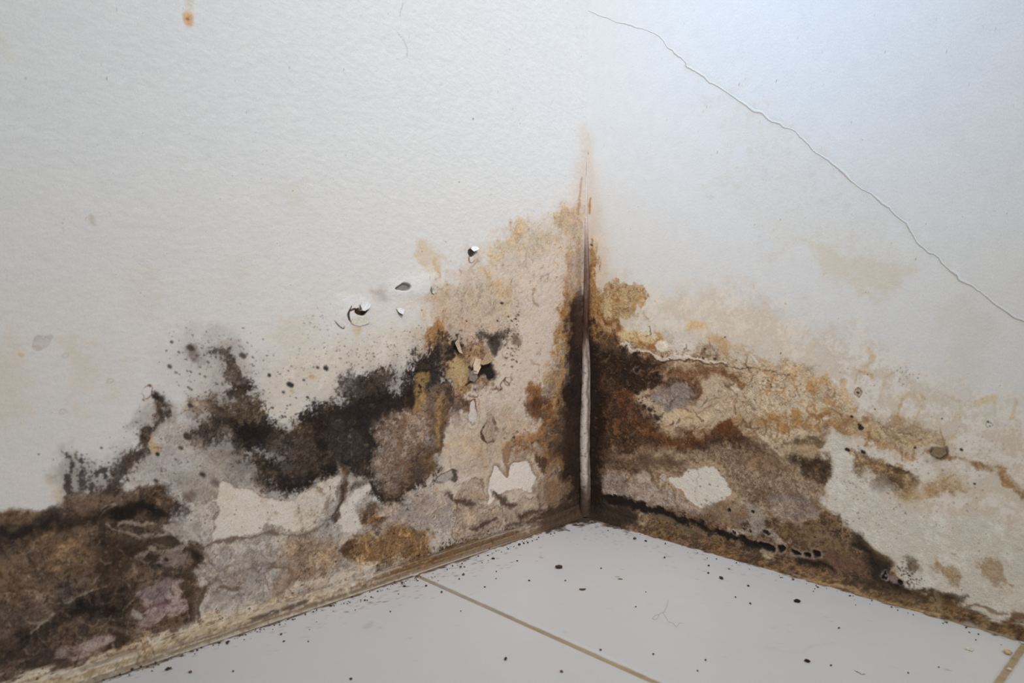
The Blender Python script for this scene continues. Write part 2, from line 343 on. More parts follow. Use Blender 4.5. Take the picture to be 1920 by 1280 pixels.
    F_([(885, 670), (900, 672), (898, 690), (888, 705), (882, 690)], (205, 180, 152), a=.9, soft=2, w=4, h=.0008)
    L_([(880, 690, 2), (892, 700, 3), (890, 712, 2), (876, 722, 2)], K, a=.8, soft=2, w=3)
    F_([(896, 684), (915, 674), (926, 684), (930, 708), (918, 712), (908, 702), (897, 712), (893, 700)], [K, (44, 36, 28)], a=.95, soft=3, w=4, h=-.002, T=.2, name='plaster_hole')
    L_([(848, 640, 3), (856, 656, 2.5), (862, 658, 2)], K, a=.9, soft=1.5, w=2)
    L_([(822, 630, 1), (828, 638, 3), (842, 626, 1)], (70, 55, 45), a=.8, soft=2, w=2)
    L_([(952, 620, 3), (938, 632, 8), (922, 636, 9), (902, 628, 6)], [(58, 48, 40), (96, 80, 66)], a=.85, soft=8, w=8, k=7, fld='h', T=.5, D=.5, name='black_mould_patch')
    F_([(918, 640), (936, 632), (938, 654), (928, 664), (920, 655)], (48, 40, 34), a=.85, soft=5, w=6)
    F_([(962, 628), (972, 628), (978, 640), (968, 648), (962, 640)], (120, 98, 80), a=.8, soft=4, w=4)
    s.dots([(952, 592, 2), (933, 601, 2), (968, 596, 2), (946, 648, 1.8), (970, 608, 1.5), (876, 600, 1.5), (820, 735, 2)], K2, a=.85)
    s.scatter((10, 16), 60, (.7, 2.2), (84, 64, 50), 7, path=[(958, 590), (966, 640), (960, 680)])
    # tide rings
    s.ring(886, 773, 9, 22, 5, 2.2, (112, 84, 64), inner=(206, 198, 190)); R_([(872, 752), (884, 742), (898, 750), (900, 776), (895, 800), (878, 800), (872, 780)], 1.6, (150, 118, 92), a=.6, w=4)
    s.ring(917, 807, 11, 26, 6, 3.4, (84, 62, 50), inner=(182, 158, 138)); s.ring(917, 807, 5, 14, 2, 1.2, (130, 104, 86))
    s.ring(838, 894, 24, 9, -28, 1.8, (96, 78, 66), inner=(172, 160, 150)); L_([(855, 880, 3), (858, 892, 4), (850, 902, 2)], (74, 60, 52), a=.85, soft=2)
    s.ring(925, 732, 7, 7, 0, 1.2, (140, 112, 90)); s.ring(952, 715, 7, 9, 20, 1.6, (120, 92, 72)); s.ring(893, 868, 15, 5, -15, 1, (140, 112, 92))
    L_([(935, 733, 1.2), (940, 718, 1.4), (946, 712, 1.4), (956, 726, 1.2)], (110, 78, 56), a=.8, soft=1.2)
    for P in ([(868, 820), (905, 870), (900, 930), (880, 940)], [(850, 940), (880, 920), (905, 935)]):
        L_([p + (3,) for p in P], (196, 158, 110), a=.4, soft=6, k=4)
    # white bare patch with its brown dripping rim
    WPP = [(913, 945), (915, 928), (921, 884), (930, 872), (938, 880), (948, 892), (953, 886), (955, 872), (968, 864), (986, 862), (995, 872), (998, 886), (1007, 896), (1000, 908), (996, 922), (985, 920), (972, 915), (960, 916), (945, 924)]
    R_(WPP, 7, [(132, 102, 78), (160, 132, 106)], a=.7, w=5, soft=5)
    F_(WPP, (222, 214, 206), soft=1.6, w=4, T=.08, h=-.0005, D=0, name='bare_plaster_patch')
    R_(WPP, 1.3, (140, 112, 88), a=.75, w=4, soft=1.2)
    L_([(950, 850, 7), (951, 872, 5), (951, 889, 3)], (150, 118, 92), a=.9, soft=2, w=3)
    # --------- pale grey plaster zone in the lower middle
    F_([(340, 800), (380, 790), (420, 850), (480, 900), (545, 940), (600, 920), (640, 880), (690, 900), (700, 950), (780, 940), (850, 930), (930, 960), (1040, 960),
        (1060, 975), (780, 1062), (560, 1130), (300, 1200), (320, 1080), (300, 1000), (320, 960), (330, 930), (290, 900), (240, 900), (262, 850), (300, 800), (310, 770)],
       [(186, 176, 166), (170, 156, 144), (198, 190, 182), (160, 144, 130)], a=.9, soft=13, w=13, k=8, T=.5, D=.3, name='damp_stain')
    F_([(302, 790), (350, 800), (400, 850), (420, 890), (400, 930), (350, 940), (320, 900), (250, 905), (270, 850)], [(208, 202, 196), (188, 178, 168), (206, 198, 190)], a=.7, soft=16, w=16, k=10, T=.45, D=.25)
    for P in ([(375, 840), (420, 850), (440, 890), (420, 900), (385, 880)], [(400, 800), (440, 830), (450, 870), (420, 860)], [(340, 905), (380, 890), (400, 920), (360, 940)], [(440, 880), (480, 890), (470, 910), (440, 905)]):
        s.halo(P, (138, 126, 116), .55, 16, D=.3)
    s.dots([(379, 889, 4), (352, 932, 8), (362, 925, 6), (404, 905, 7)], (86, 70, 60), a=.7, soft=6)
    # white scraped plaster patches
    P1 = [(404, 952), (402, 935), (418, 905), (428, 903), (440, 914), (478, 920), (506, 930), (540, 940), (560, 934), (590, 915), (618, 893), (630, 898), (628, 925), (612, 955), (596, 975), (572, 992), (545, 998), (516, 992), (496, 986), (470, 1002), (440, 1014), (404, 1022)]
    F_(P1, [(224, 217, 208), (216, 208, 198), (208, 194, 178)], soft=4, w=7, k=3, T=.34, h=-.0005, D=.12, name='bare_plaster_patch')
    F_([(560, 930), (620, 895), (630, 925), (600, 972), (560, 985), (545, 960)], [(170, 156, 140), (206, 196, 184), (140, 124, 108)], a=.55, soft=10, w=9, k=10, T=.5, D=.4)
    s.dots([(518, 962, 3), (505, 975, 2)], (150, 130, 96), a=.6, soft=3)
    R_(P1, 1.4, (120, 100, 84), a=.6, w=7)
    P2 = [(692, 906), (694, 918), (676, 938), (670, 962), (684, 980), (676, 995), (662, 1004), (642, 996), (636, 975), (630, 955), (650, 938), (668, 918)]
    F_(P2, [(218, 212, 203), (200, 192, 182)], soft=4, w=6, k=3, T=.2, h=-.0005, name='bare_plaster_patch')
    F_([(640, 1000), (662, 1004), (660, 1018), (642, 1028), (635, 1012)], (198, 184, 168), a=.8, soft=3, w=5)
    L_([(648, 880, 7), (640, 910, 9), (634, 940, 7), (624, 965, 4), (612, 985, 2)], [K2, B1, B2], a=.85, soft=7, w=9, k=6, T=.5, D=.3, name='black_mould_patch')
    L_([(600, 925, 2), (615, 935, 3), (612, 960, 2)], B2, a=.5, soft=5, k=5); L_([(660, 915, 4), (672, 905, 3), (690, 890, 5)], K2, a=.7, soft=5, k=3)
    L_([(640, 900, 5), (690, 895, 6), (720, 890, 3)], (170, 158, 146), a=.6, soft=7, k=5)
    # second dark ladder: long tide line under the white patch
    L_([(330, 1060, 4), (400, 1022, 2.6), (470, 1008, 2.4), (510, 998, 2.4), (545, 1006, 2.6), (590, 996, 3.4), (615, 975, 2.4)], (104, 84, 68), a=.8, soft=3, w=6, k=2)
    L_([(372, 1120, 3), (388, 1100, 3), (420, 1080, 3.2), (460, 1066, 3.2), (500, 1060, 3.4), (530, 1062, 3), (548, 1075, 3), (540, 1100, 4)], (92, 74, 60), a=.8, soft=3, w=6, k=3)
    L_([(378, 1170, 2.5), (372, 1150, 3.5), (376, 1120, 4.5), (384, 1100, 4)], (86, 62, 44), a=.85, soft=3, w=5)
    F_([(520, 1040), (560, 1060), (545, 1110), (505, 1120), (515, 1080)], [GR, B3, B2], a=.5, soft=8, w=9, k=8)
    F_([(395, 1065), (440, 1050), (500, 1050), (480, 1100), (430, 1120), (390, 1135)], [(180, 166, 156), (160, 144, 134)], a=.7, soft=12, k=8, fld='s', T=.5)
    L_([(415, 1100, 3), (435, 1106, 4.5), (450, 1100, 3)], (110, 88, 74), a=.8, soft=3)
    # tan and orange flakes near the tile joint
    F_([(540, 1010), (600, 1000), (640, 1030), (660, 1050), (620, 1080), (570, 1100), (545, 1060)], [(168, 138, 104), B3, (190, 164, 132)], a=.75, soft=13, w=13, k=9, fld='m', T=.6, D=.3, name='brown_stain')
    F_([(650, 1015), (690, 1005), (740, 985), (790, 990), (805, 1020), (790, 1045), (740, 1052), (690, 1062), (655, 1050)], [(186, 134, 72), (150, 112, 72), (112, 84, 58), (196, 156, 100)], a=.88, soft=9, w=12, k=9, T=.7, D=.35, name='ochre_patch')
    F_([(682, 955), (700, 948), (725, 965), (715, 985), (690, 990), (680, 975)], [(150, 104, 58), B1, (190, 140, 84)], a=.9, soft=7, w=9, k=7, T=.6)
    L_([(735, 985, 3), (750, 980, 3.5), (770, 992, 3), (782, 1008, 3)], (96, 78, 68), a=.8, soft=4, w=5)
    F_([(640, 1020), (665, 1010), (668, 1030), (645, 1042)], (70, 52, 40), a=.8, soft=7, w=8, k=5, T=.5)
    F_([(700, 950), (760, 940), (800, 925), (850, 935), (840, 960), (780, 985), (730, 985)], [(178, 160, 150), (160, 142, 130), (190, 172, 158)], a=.85, soft=10, w=10, k=5, T=.5, D=.3)
    # lobes under the white patch
    for P in ([(855, 955), (880, 935), (905, 950), (935, 945), (942, 970), (930, 990), (890, 1005), (850, 1010)], [(945, 960), (965, 940), (1000, 930), (1030, 925), (1030, 955), (1000, 975), (960, 985)],
              [(855, 930), (880, 900), (905, 905), (902, 935), (880, 946)]):
        F_(P, [(188, 166, 142), (168, 144, 122), (204, 184, 160)], a=.75, soft=7, w=8, k=3, T=.45); R_(P, 1.8, (104, 78, 60), a=.75, w=8, soft=2)
    for P in ([(840, 925, 4), (850, 935, 5), (865, 942, 4), (890, 948, 3)], [(925, 925, 3), (945, 940, 5), (955, 950, 5), (970, 945, 3)], [(885, 990, 4), (905, 985, 6), (930, 975, 3)], [(975, 968, 4), (1010, 958, 5)], [(1010, 858, 4), (1018, 880, 4), (1022, 860, 3)], [(950, 985, 3), (1000, 972, 3), (1040, 955, 4), (1060, 940, 6)]):
        L_(P, (74, 54, 42), a=.85, soft=4, w=6, k=3)
    F_([(1000, 920), (1040, 900), (1062, 905), (1060, 950), (1030, 950)], [B3, (120, 98, 80)], a=.75, soft=10, w=9, k=5)
    # --------- left: dirty arms climbing from the lower mass
    s.scatter((26, 26), 150, (.7, 3), (96, 76, 60), 11, a=.75, path=[(350, 650), (390, 740), (420, 770)])
    s.scatter((34, 18), 110, (.7, 2.4), (90, 78, 68), 12, a=.6, path=[(330, 640), (470, 650), (480, 720)])
    F_([(348, 648), (362, 645), (374, 660), (378, 680), (366, 680), (352, 662)], (108, 92, 80), a=.6, soft=8, w=9, k=6, T=.4)
    s.dots([(358, 652, 6), (319, 688, 4), (322, 640, 2.6), (455, 667, 6)], (70, 56, 46), a=.85, soft=3)
    L_([(402, 660, 6), (420, 668, 9), (430, 688, 11), (442, 706, 14), (455, 724, 17)], [(108, 92, 80), (74, 62, 54), (124, 108, 96)], a=.9, soft=7, w=9, k=7, fld='h', T=.5, D=.5, name='black_mould_patch')
    L_([(436, 735, 8), (452, 742, 10), (466, 722, 10)], (50, 41, 35), a=.9, soft=7, w=8, k=6, fld='h', T=.4)
    L_([(452, 745, 8), (450, 765, 10), (456, 785, 8)], (72, 60, 50), a=.8, soft=8, w=8, k=6, fld='h')
    F_([(358, 745), (400, 740), (440, 750), (480, 745), (500, 762), (480, 790), (420, 790), (380, 775), (352, 770)], [(150, 122, 94), (104, 84, 66), (184, 166, 146)], a=.75, soft=12, w=13, k=13, fld='h', T=.6, D=.55)
    s.scatter((40, 18), 160, (.8, 3), (60, 48, 40), 13, a=.8, path=[(380, 760), (480, 760), (560, 800), (640, 740)])
    F_([(366, 800), (395, 785), (420, 800), (405, 830), (370, 835), (360, 820)], [(90, 74, 62), (58, 46, 38), (160, 140, 120)], a=.85, soft=8, w=10, k=8, fld='h', T=.6, D=.4)
    s.dots([(352, 818, 8), (339, 840, 4), (380, 889, 4.5), (415, 768, 6), (357, 760, 4), (292, 900, 4)], (64, 50, 42), a=.9, soft=3)
    s.ring(276, 735, 9, 13, 25, 1.5, (130, 96, 68)); s.dots([(280, 723, 3), (270, 751, 2)], B2, a=.8)
    AR = [(297, 742, 9), (301, 762, 8), (302, 778, 8), (290, 796, 6), (272, 815, 9), (262, 835, 11), (246, 860, 12), (228, 880, 14), (212, 905, 15), (196, 925, 17)]
    L_(AR, [(104, 84, 70), (72, 57, 47), (140, 120, 100)], a=.85, soft=7, w=8, k=7, fld='h', T=.55, D=.5, name='black_mould_patch')
    L_([(292, 742, 4), (304, 746, 6)], K, a=.85, soft=5, w=4); L_([(298, 768, 4), (302, 776, 4)], (66, 52, 42), a=.8, soft=4)
    s.dots([(268, 820, 7)], (60, 48, 40), a=.8, soft=5)
    F_([(284, 815), (292, 832), (298, 842), (292, 850), (280, 846), (278, 836)], OL, a=.8, soft=3, w=4, T=.4); s.dots([(294, 850, 4)], K, a=.85)
    F_([(98, 915), (112, 905), (125, 945), (105, 950)], (208, 186, 158), a=.5, soft=9, k=6)
    for P in ([(137, 872, 4), (132, 885, 5), (128, 905, 7), (134, 925, 8)], [(158, 888, 5), (154, 902, 6), (156, 918, 4)], [(124, 852, 2.5), (130, 860, 3)], [(155, 860, 3), (157, 866, 3)], [(178, 890, 3), (190, 884, 5), (196, 892, 4)], [(168, 900, 3), (172, 925, 5)]):
        L_(P, (74, 60, 54), a=.9, soft=3.5, w=6, k=4, fld='h', T=.4)
    s.scatter((20, 12), 110, (.7, 3), (92, 76, 66), 17, a=.75, path=[(120, 858), (170, 880), (215, 890)])
    s.scatter((14, 22), 90, (.7, 3), (84, 66, 54), 18, a=.75, path=[(200, 860), (270, 800), (230, 900), (130, 925)])
    # --------- the big damp mass at the lower left
    F_([(-700, 1010), (-260, 985), (-60, 968), (0, 966), (40, 962), (90, 952), (112, 945), (130, 930), (160, 925), (200, 922), (235, 918), (290, 905), (318, 912), (330, 935), (322, 965), (345, 990), (370, 1010), (395, 1030), (390, 1060), (372, 1080), (370, 1140), (350, 1172), (250, 1212), (120, 1256), (0, 1286), (-260, 1362), (-700, 1500)],
       [(88, 70, 56), (70, 54, 43), (112, 90, 72), (96, 76, 64), (58, 45, 37)], a=.95, soft=8, w=10, k=6, T=.5, D=.35, name='brown_stain')
    F_([(-200, 1000), (-50, 972), (0, 966), (50, 958), (75, 965), (50, 985), (0, 1000), (-200, 1030)], [(150, 122, 86), (120, 96, 70)], a=.75, soft=8, w=9, k=6, T=.5)
    F_([(130, 945), (150, 928), (200, 930), (190, 950), (160, 960)], [(150, 124, 104), (120, 96, 80)], a=.7, soft=9, k=7)
    L_([(-200, 1040, 16), (0, 1008, 20), (60, 996, 19), (130, 978, 14), (200, 965, 16), (270, 958, 18), (325, 958, 9)], [K, (48, 38, 31), (64, 50, 40)], a=.88, soft=14, w=12, k=11, T=.4, name='black_mould')
    F_([(205, 958), (225, 940), (260, 945), (298, 948), (300, 962), (270, 968), (225, 975)], [K, (30, 24, 21)], a=.85, soft=8, w=8)
    s.dots([(290, 955, 8)], (30, 27, 26), a=.8, soft=5)
    F_([(255, 915), (300, 905), (318, 920), (300, 940), (262, 938)], [(104, 84, 64), (70, 54, 42), (150, 130, 108)], a=.8, soft=7, w=9, k=8, T=.6, D=.3)
    # lighter tan glow inside
    F_([(-100, 1070), (0, 1030), (60, 1020), (140, 1005), (160, 1030), (110, 1050), (60, 1080), (40, 1120), (-100, 1150)], [(158, 126, 94), (122, 94, 70), (176, 144, 108)], a=.85, soft=24, w=22, k=14, T=.55, D=.25)
    F_([(-100, 1160), (0, 1125), (60, 1100), (110, 1110), (100, 1140), (50, 1170), (0, 1190), (-100, 1230)], [(134, 114, 100), (104, 84, 70), (150, 130, 116)], a=.8, soft=22, w=20, k=12, T=.55)
    # dark sweeping folds
    F_([(190, 1000), (240, 1010), (290, 1025), (280, 1040), (245, 1050), (225, 1080), (190, 1095), (165, 1060), (180, 1030)], [(52, 41, 33), (74, 58, 46)], a=.85, soft=14, w=13, k=9, T=.45)
    F_([(90, 1150), (150, 1115), (200, 1100), (250, 1085), (262, 1110), (240, 1150), (272, 1160), (240, 1180), (190, 1160), (130, 1165), (60, 1200), (0, 1235), (-100, 1260), (-100, 1235), (0, 1200), (50, 1180)],
       [K, (54, 42, 35), (84, 68, 56), (46, 40, 36)], a=.85, soft=10, w=13, k=10, T=.5, name='black_mould')
    L_([(0, 1240, 9), (40, 1226, 9), (120, 1236, 8), (60, 1250, 6)], K2, a=.7, soft=8, k=6)
    L_([(200, 1185, 5), (225, 1195, 8), (205, 1212, 6)], (58, 46, 38), a=.8, soft=6, w=7, k=5)
    # thin pale cracked ridges
    for P in ([(60, 1185, 2), (80, 1165, 3), (95, 1150, 2)], [(120, 1130, 1.5), (150, 1116, 2), (200, 1098, 1.6)], [(225, 982, 3), (250, 978, 5), (275, 985, 3), (300, 978, 2)], [(200, 985, 2), (240, 1000, 2.4), (280, 1005, 2.4), (320, 998, 3), (350, 1012, 3)],
              [(250, 1045, 3), (280, 1030, 4), (320, 1035, 3), (350, 1015, 3)], [(195, 950, 1), (215, 942, 1.6), (190, 968, 1.2)], [(250, 1145, 2), (262, 1155, 4), (268, 1158, 2)]):
        L_(P, [(182, 166, 148), (150, 132, 114)], a=.8, soft=3, w=6, k=2, T=.5, h=.0005)
    F_([(300, 985), (330, 978), (362, 990), (380, 1010), (360, 1012), (330, 1000)], (196, 184, 170), a=.8, soft=4, w=6, k=2); R_([(300, 985), (330, 978), (362, 990), (380, 1010), (360, 1012), (330, 1000)], 1.4, K2, a=.7, w=6)
    F_([(285, 1010), (310, 1005), (325, 1018), (318, 1028), (298, 1026)], [(90, 74, 58), (60, 48, 38)], a=.85, soft=4, w=6, k=4)
    F_([(290, 1050), (330, 1030), (350, 1040), (345, 1062), (310, 1070)], [(160, 140, 132), (130, 110, 100)], a=.8, soft=7, w=8, k=5); s.dots([(299, 1060, 5), (312, 1048, 4)], K, a=.85, soft=3)
    F_([(356, 1028), (372, 1030), (386, 1050), (378, 1060), (364, 1054)], (44, 35, 28), a=.92, soft=4, w=6, k=3)
    L_([(345, 1100, 6), (352, 1080, 9), (366, 1062, 5), (350, 1120, 9), (355, 1140, 7)], [(84, 66, 50), (60, 46, 36)], a=.88, soft=7, w=8, k=6, T=.5, D=.3)
    # pinkish plaster below
    for P in ([(265, 1110), (300, 1090), (340, 1085), (345, 1120), (340, 1150), (300, 1165), (262, 1180), (275, 1145)], [(120, 1222), (165, 1200), (180, 1190), (205, 1195), (196, 1218), (150, 1232), (110, 1240)]):
        F_(P, [(170, 148, 146), (152, 128, 124), (184, 164, 158), (140, 118, 108)], a=.88, soft=6, w=8, k=7, fld='s', T=.45, D=.15, h=.0002)
    L_([(280, 1140, 1.5), (300, 1132, 3), (318, 1128, 3.5)], (124, 84, 84), a=.8, soft=2, w=4); F_([(248, 1140), (262, 1145), (270, 1158), (258, 1156)], (170, 160, 152), a=.85, soft=2, w=4)
    # base: pale yellow lime streak above the tile edge, with a dirty edge under it
    L_([(-260, 1412, 20), (0, 1330, 18), (178, 1272, 17), (300, 1226, 15), (475, 1168, 13), (640, 1114, 12), (780, 1066, 11), (900, 1026, 11), (1000, 994, 12), (1090, 970, 14)], [(196, 180, 156), (116, 98, 86), (206, 188, 158), (150, 134, 120), (96, 80, 70)], a=.85, soft=6, w=8, k=9, fld='s', T=.9, D=.6, cf='s')
    L_([(-260, 1376, 19), (0, 1300, 22), (100, 1274, 19), (178, 1253, 17), (300, 1203, 15), (400, 1172, 14), (475, 1147, 13), (560, 1122, 12), (640, 1097, 10), (700, 1078, 8), (760, 1058, 6)], [(214, 198, 168), (188, 158, 112), (226, 216, 198), (196, 172, 136), (222, 206, 180)], a=.85, soft=7, w=11, k=12, fld='s', T=.7, D=.38, cf='s', name='lime_streak')
    L_([(0, 1282, 3), (120, 1256, 4), (200, 1234, 3), (300, 1196, 3)], (226, 218, 204), a=.6, soft=4, k=5, fld='s')
    L_([(150, 1250, 2), (230, 1222, 3), (280, 1206, 2)], (120, 88, 60), a=.6, soft=4, k=4)
    s.dots([(268, 1216, 3), (158, 1254, 2.5), (420, 1176, 2.4)], (130, 84, 56), a=.8)
    L_([(560, 1100, 6), (620, 1082, 8), (700, 1058, 7)], (222, 208, 190), a=.6, soft=5, k=5, fld='s')
    L_([(-260, 1420, 3), (0, 1334, 3), (175, 1273, 2.6), (330, 1222, 3), (475, 1172, 3.4), (640, 1118, 4), (780, 1070, 5), (900, 1030, 6), (1000, 998, 8), (1090, 975, 10)], [(86, 66, 52), (112, 88, 66), (66, 50, 40)], a=.85, soft=3.5, w=5, k=5, fld='s', T=.5, D=.3)
    L_([(150, 1270, 1), (300, 1220, 1.4), (420, 1184, 1.6), (475, 1164, 1.6), (560, 1134, 1.4)], (96, 74, 56), a=.7, soft=2, w=6, k=2, fld='s')
    L_([(470, 1160, 3), (530, 1142, 5), (570, 1126, 4)], K2, a=.75, soft=4, w=6, k=4); L_([(700, 1085, 2), (740, 1070, 7), (800, 1050, 11), (880, 1022, 9), (960, 998, 6)], [(70, 54, 42), (120, 88, 56), (50, 40, 33)], a=.85, soft=7, w=8, k=8, fld='h', T=.6, D=.5, name='black_mould_patch')
    F_([(1000, 975), (1030, 955), (1060, 940), (1080, 925), (1110, 925), (1110, 1000), (1040, 1000)], [(58, 44, 35), (84, 64, 48), (44, 34, 28)], a=.92, soft=8, w=7, k=5, T=.4)
    s.squig((0, 0), 0, (1, 2), (1, 2), [K], 1)
    s.squig((820, 480, 1050, 960), 120, (8, 26), (.6, 1.7), [(176, 138, 98), (150, 116, 88), (212, 196, 178), (186, 150, 110)], 81, a=.6, hang=.7)
    s.squig((380, 1000, 720, 1110), 70, (8, 30), (.6, 1.6), [(120, 98, 80), (96, 78, 64), (206, 192, 174)], 82, a=.6, hang=.15)
    s.squig((660, 980, 820, 1060), 60, (8, 26), (.8, 2.2), [(190, 144, 84), (96, 72, 50), (206, 176, 128), (130, 90, 50)], 83, a=.75, hang=.1)
    s.squig((0, 1000, 360, 1230), 110, (10, 46), (.7, 2.4), [(44, 35, 29), (150, 126, 102), (58, 46, 37), (170, 150, 128)], 84, a=.6, hang=.0)
    s.squig((850, 930, 1040, 1000), 40, (8, 26), (.7, 1.8), [(96, 74, 58), (196, 176, 152), (120, 94, 72)], 85, a=.65, hang=.2)
    s.squig((720, 780, 800, 910), 24, (8, 22), (.8, 2), [(110, 76, 52), (186, 160, 138)], 86, a=.5, hang=.9)
    s.squig((840, 640, 930, 740), 36, (6, 18), (.7, 2), [(60, 44, 34), (196, 158, 108), (206, 180, 148), (96, 64, 42)], 87, a=.8, hang=.4)
    s.squig((980, 720, 1050, 880), 30, (8, 24), (.8, 2.2), [(84, 56, 40), (176, 132, 92), (120, 80, 52)], 88, a=.65, hang=.5)
    s.squig((470, 760, 700, 920), 60, (4, 12), (.6, 1.8), [(150, 132, 116), (36, 29, 25), (120, 104, 90)], 89, a=.6, hang=.5)
    s.squig((30, 6), 150, (6, 34), (.6, 2.2), [(110, 84, 62), (86, 68, 56), (150, 112, 72), (228, 218, 202)], 90, a=.65, hang=0, path=[(0, 1310), (178, 1262), (300, 1215), (475, 1158), (640, 1104), (760, 1066)])
    # warm tint painted into the colour lower down, offsetting the bluish light
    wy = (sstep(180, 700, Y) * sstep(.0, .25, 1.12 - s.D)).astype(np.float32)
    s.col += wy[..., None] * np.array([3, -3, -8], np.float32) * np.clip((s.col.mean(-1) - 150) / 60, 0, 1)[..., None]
    # spots high on the wall
    s.dots([(544, 722, 5.5), (505, 703, 3), (532, 736, 2), (611, 690, 4), (596, 688, 2), (570, 714, 2)], K, a=.9, soft=2.5)
    s.dots([(584, 706, 5), (546, 733, 4)], (205, 172, 132), a=.8, soft=3)
    F_([(700, 545), (720, 545), (725, 565), (705, 568)], (170, 150, 136), a=.45, soft=12, k=4)
    s.scatter((24, 16), 60, (.5, 1.5), (120, 110, 104), 21, a=.6, path=[(610, 590), (590, 625)])
    s.scatter((60, 22), 240, (.5, 1.8), (92, 78, 68), 22, a=.65, path=[(600, 690), (700, 670), (780, 630)])
    s.scatter((70, 60), 160, (.5, 1.6), (140, 112, 90), 23, a=.6, path=[(860, 560), (1000, 640), (900, 850)])
    s.scatter((1920, 600), 0, (1, 2), K, 1)
    s.scatter((0, 0, 1080, 620), 110, (.5, 1.3), (158, 152, 146), 24, a=.6)
    s.scatter((330, 800, 700, 1120), 160, (.6, 2), (92, 76, 64), 25, a=.7)
    s.scatter((0, 950, 360, 1230), 200, (.7, 2.6), (170, 146, 118), 26, a=.45)
    for P in ((76, 642), (120, 770), (28, 850), (122, 676 - 8), (208, 712), (165, 410)):
        s.ring(P[0], P[1], 7 if P != (76, 642) else 16, 4 if P != (76, 642) else 12, -15, .8, (170, 158, 148), a=.7)
    F_([(62, 635), (72, 628), (80, 634), (92, 628), (100, 632), (90, 645), (76, 658), (62, 654)], (196, 186, 176), a=.75, soft=1.5, w=2, h=-.0003, name='paint_blister')
    s.scatter((112, 412, 122, 440), 8, (.6, 1.6), (150, 146, 142), 27); F_([(158, 402), (168, 400), (176, 414), (165, 420)], (196, 186, 170), a=.6, soft=3)
    L_([(745, 62, .8), (755, 72, .8), (764, 92, .8), (762, 106, .8)], (178, 172, 164), a=.7, soft=1, w=3)
    L_([(755, 4, .7), (752, 18, .9), (750, 32, .6)], (170, 166, 162), a=.7, soft=1, w=3)
    # flaking and blisters that stand off the wall (relief)
    s.fill([(740, 525), (780, 515), (815, 510), (820, 535), (800, 555), (760, 560), (742, 548)], (220, 215, 211), a=.6, soft=14, w=6, h=.0016, T=.06)
    s.fill([(640, 560), (690, 568), (692, 600), (664, 610), (640, 596)], (220, 216, 212), a=.6, soft=12, w=5, h=.0014, T=.08)
    F_([(741, 541), (748, 535), (756, 530), (766, 532), (770, 539), (764, 545), (752, 544)], [(150, 142, 136), (126, 118, 112)], a=.97, soft=1, w=1, h=-.0026, T=.1, name='plaster_hole')
    F_([(880, 468), (892, 466), (893, 472), (885, 482), (879, 476)], (84, 80, 76), a=.95, soft=1.2, w=1, h=-.002, T=.1, name='plaster_hole')
    L_([(880, 480, .9), (879, 488, 1.3), (883, 493, .8), (890, 488, .4)], (120, 84, 66), a=.85, soft=.8, w=1)
    L_([(808, 538, .9), (808, 546, 1.3), (811, 550, .7)], (84, 62, 52), a=.9, soft=.8, w=1); L_([(820, 539, .8), (819, 545, 1.2), (816, 549, .6)], (84, 62, 52), a=.9, soft=.8, w=1)
    F_([(748, 581), (756, 585), (754, 591), (748, 588)], (110, 78, 66), a=.9, soft=1.2, w=1)
    s.dots([(941, 568, 3)], (74, 52, 40), a=.9)
    L_([(658, 573, .6), (652, 588, 2), (654, 598, 1.6), (658, 605, .5)], (56, 42, 36), a=.95, soft=.8, w=1)
    L_([(656, 582, 1.4), (664, 579, 2.2), (670, 585, 1.6), (680, 588, 2.4), (690, 578, .6)], (66, 46, 38), a=.95, soft=.8, w=1)
    L_([(673, 572, .6), (675, 580, 1.2)], (66, 46, 38), a=.9, soft=.8, w=1); L_([(628, 601, .5), (635, 610, 1.2), (644, 616, 1), (646, 612, .6)], (90, 66, 56), a=.9, soft=.8, w=1)
    F_([(664, 583), (671, 577), (676, 583), (690, 577), (683, 590), (671, 590)], (62, 44, 36), a=.95, soft=1, w=1, h=-.0015, T=.2, name='plaster_hole')
    F_([(660, 612), (675, 615), (672, 632), (660, 630)], OL, a=.45, soft=7, k=4)
    return s.finish()
CRK = [(1104, 18, .5), (1130, 30, .6), (1165, 42, .6), (1205, 55, .7), (1235, 70, .7), (1252, 90, .8), (1262, 98, .9), (1283, 115, 1.2), (1287, 124, 1.2), (1312, 140, 1.1), (1335, 156, 1), (1370, 178, 1), (1400, 200, 1.1), (1430, 216, 1.1), (1450, 228, 1.1), (1468, 238, 1.2), (1490, 248, 1), (1505, 258, 1.1), (1520, 278, 1.1), (1545, 294, 1.1), (1560, 308, 1.2), (1585, 330, 1.1), (1610, 350, 1), (1640, 368, 1), (1665, 392, 1.1), (1690, 414, 1.1), (1708, 436, 1), (1720, 455, 1.1), (1740, 474, 1.3), (1758, 482, 1.3), (1768, 496, 1.2), (1790, 516, 1.2), (1805, 530, 1.3), (1835, 546, 1.1), (1860, 568, 1.1), (1900, 592, 1.1), (1960, 630, 1), (2150, 760, 1)]
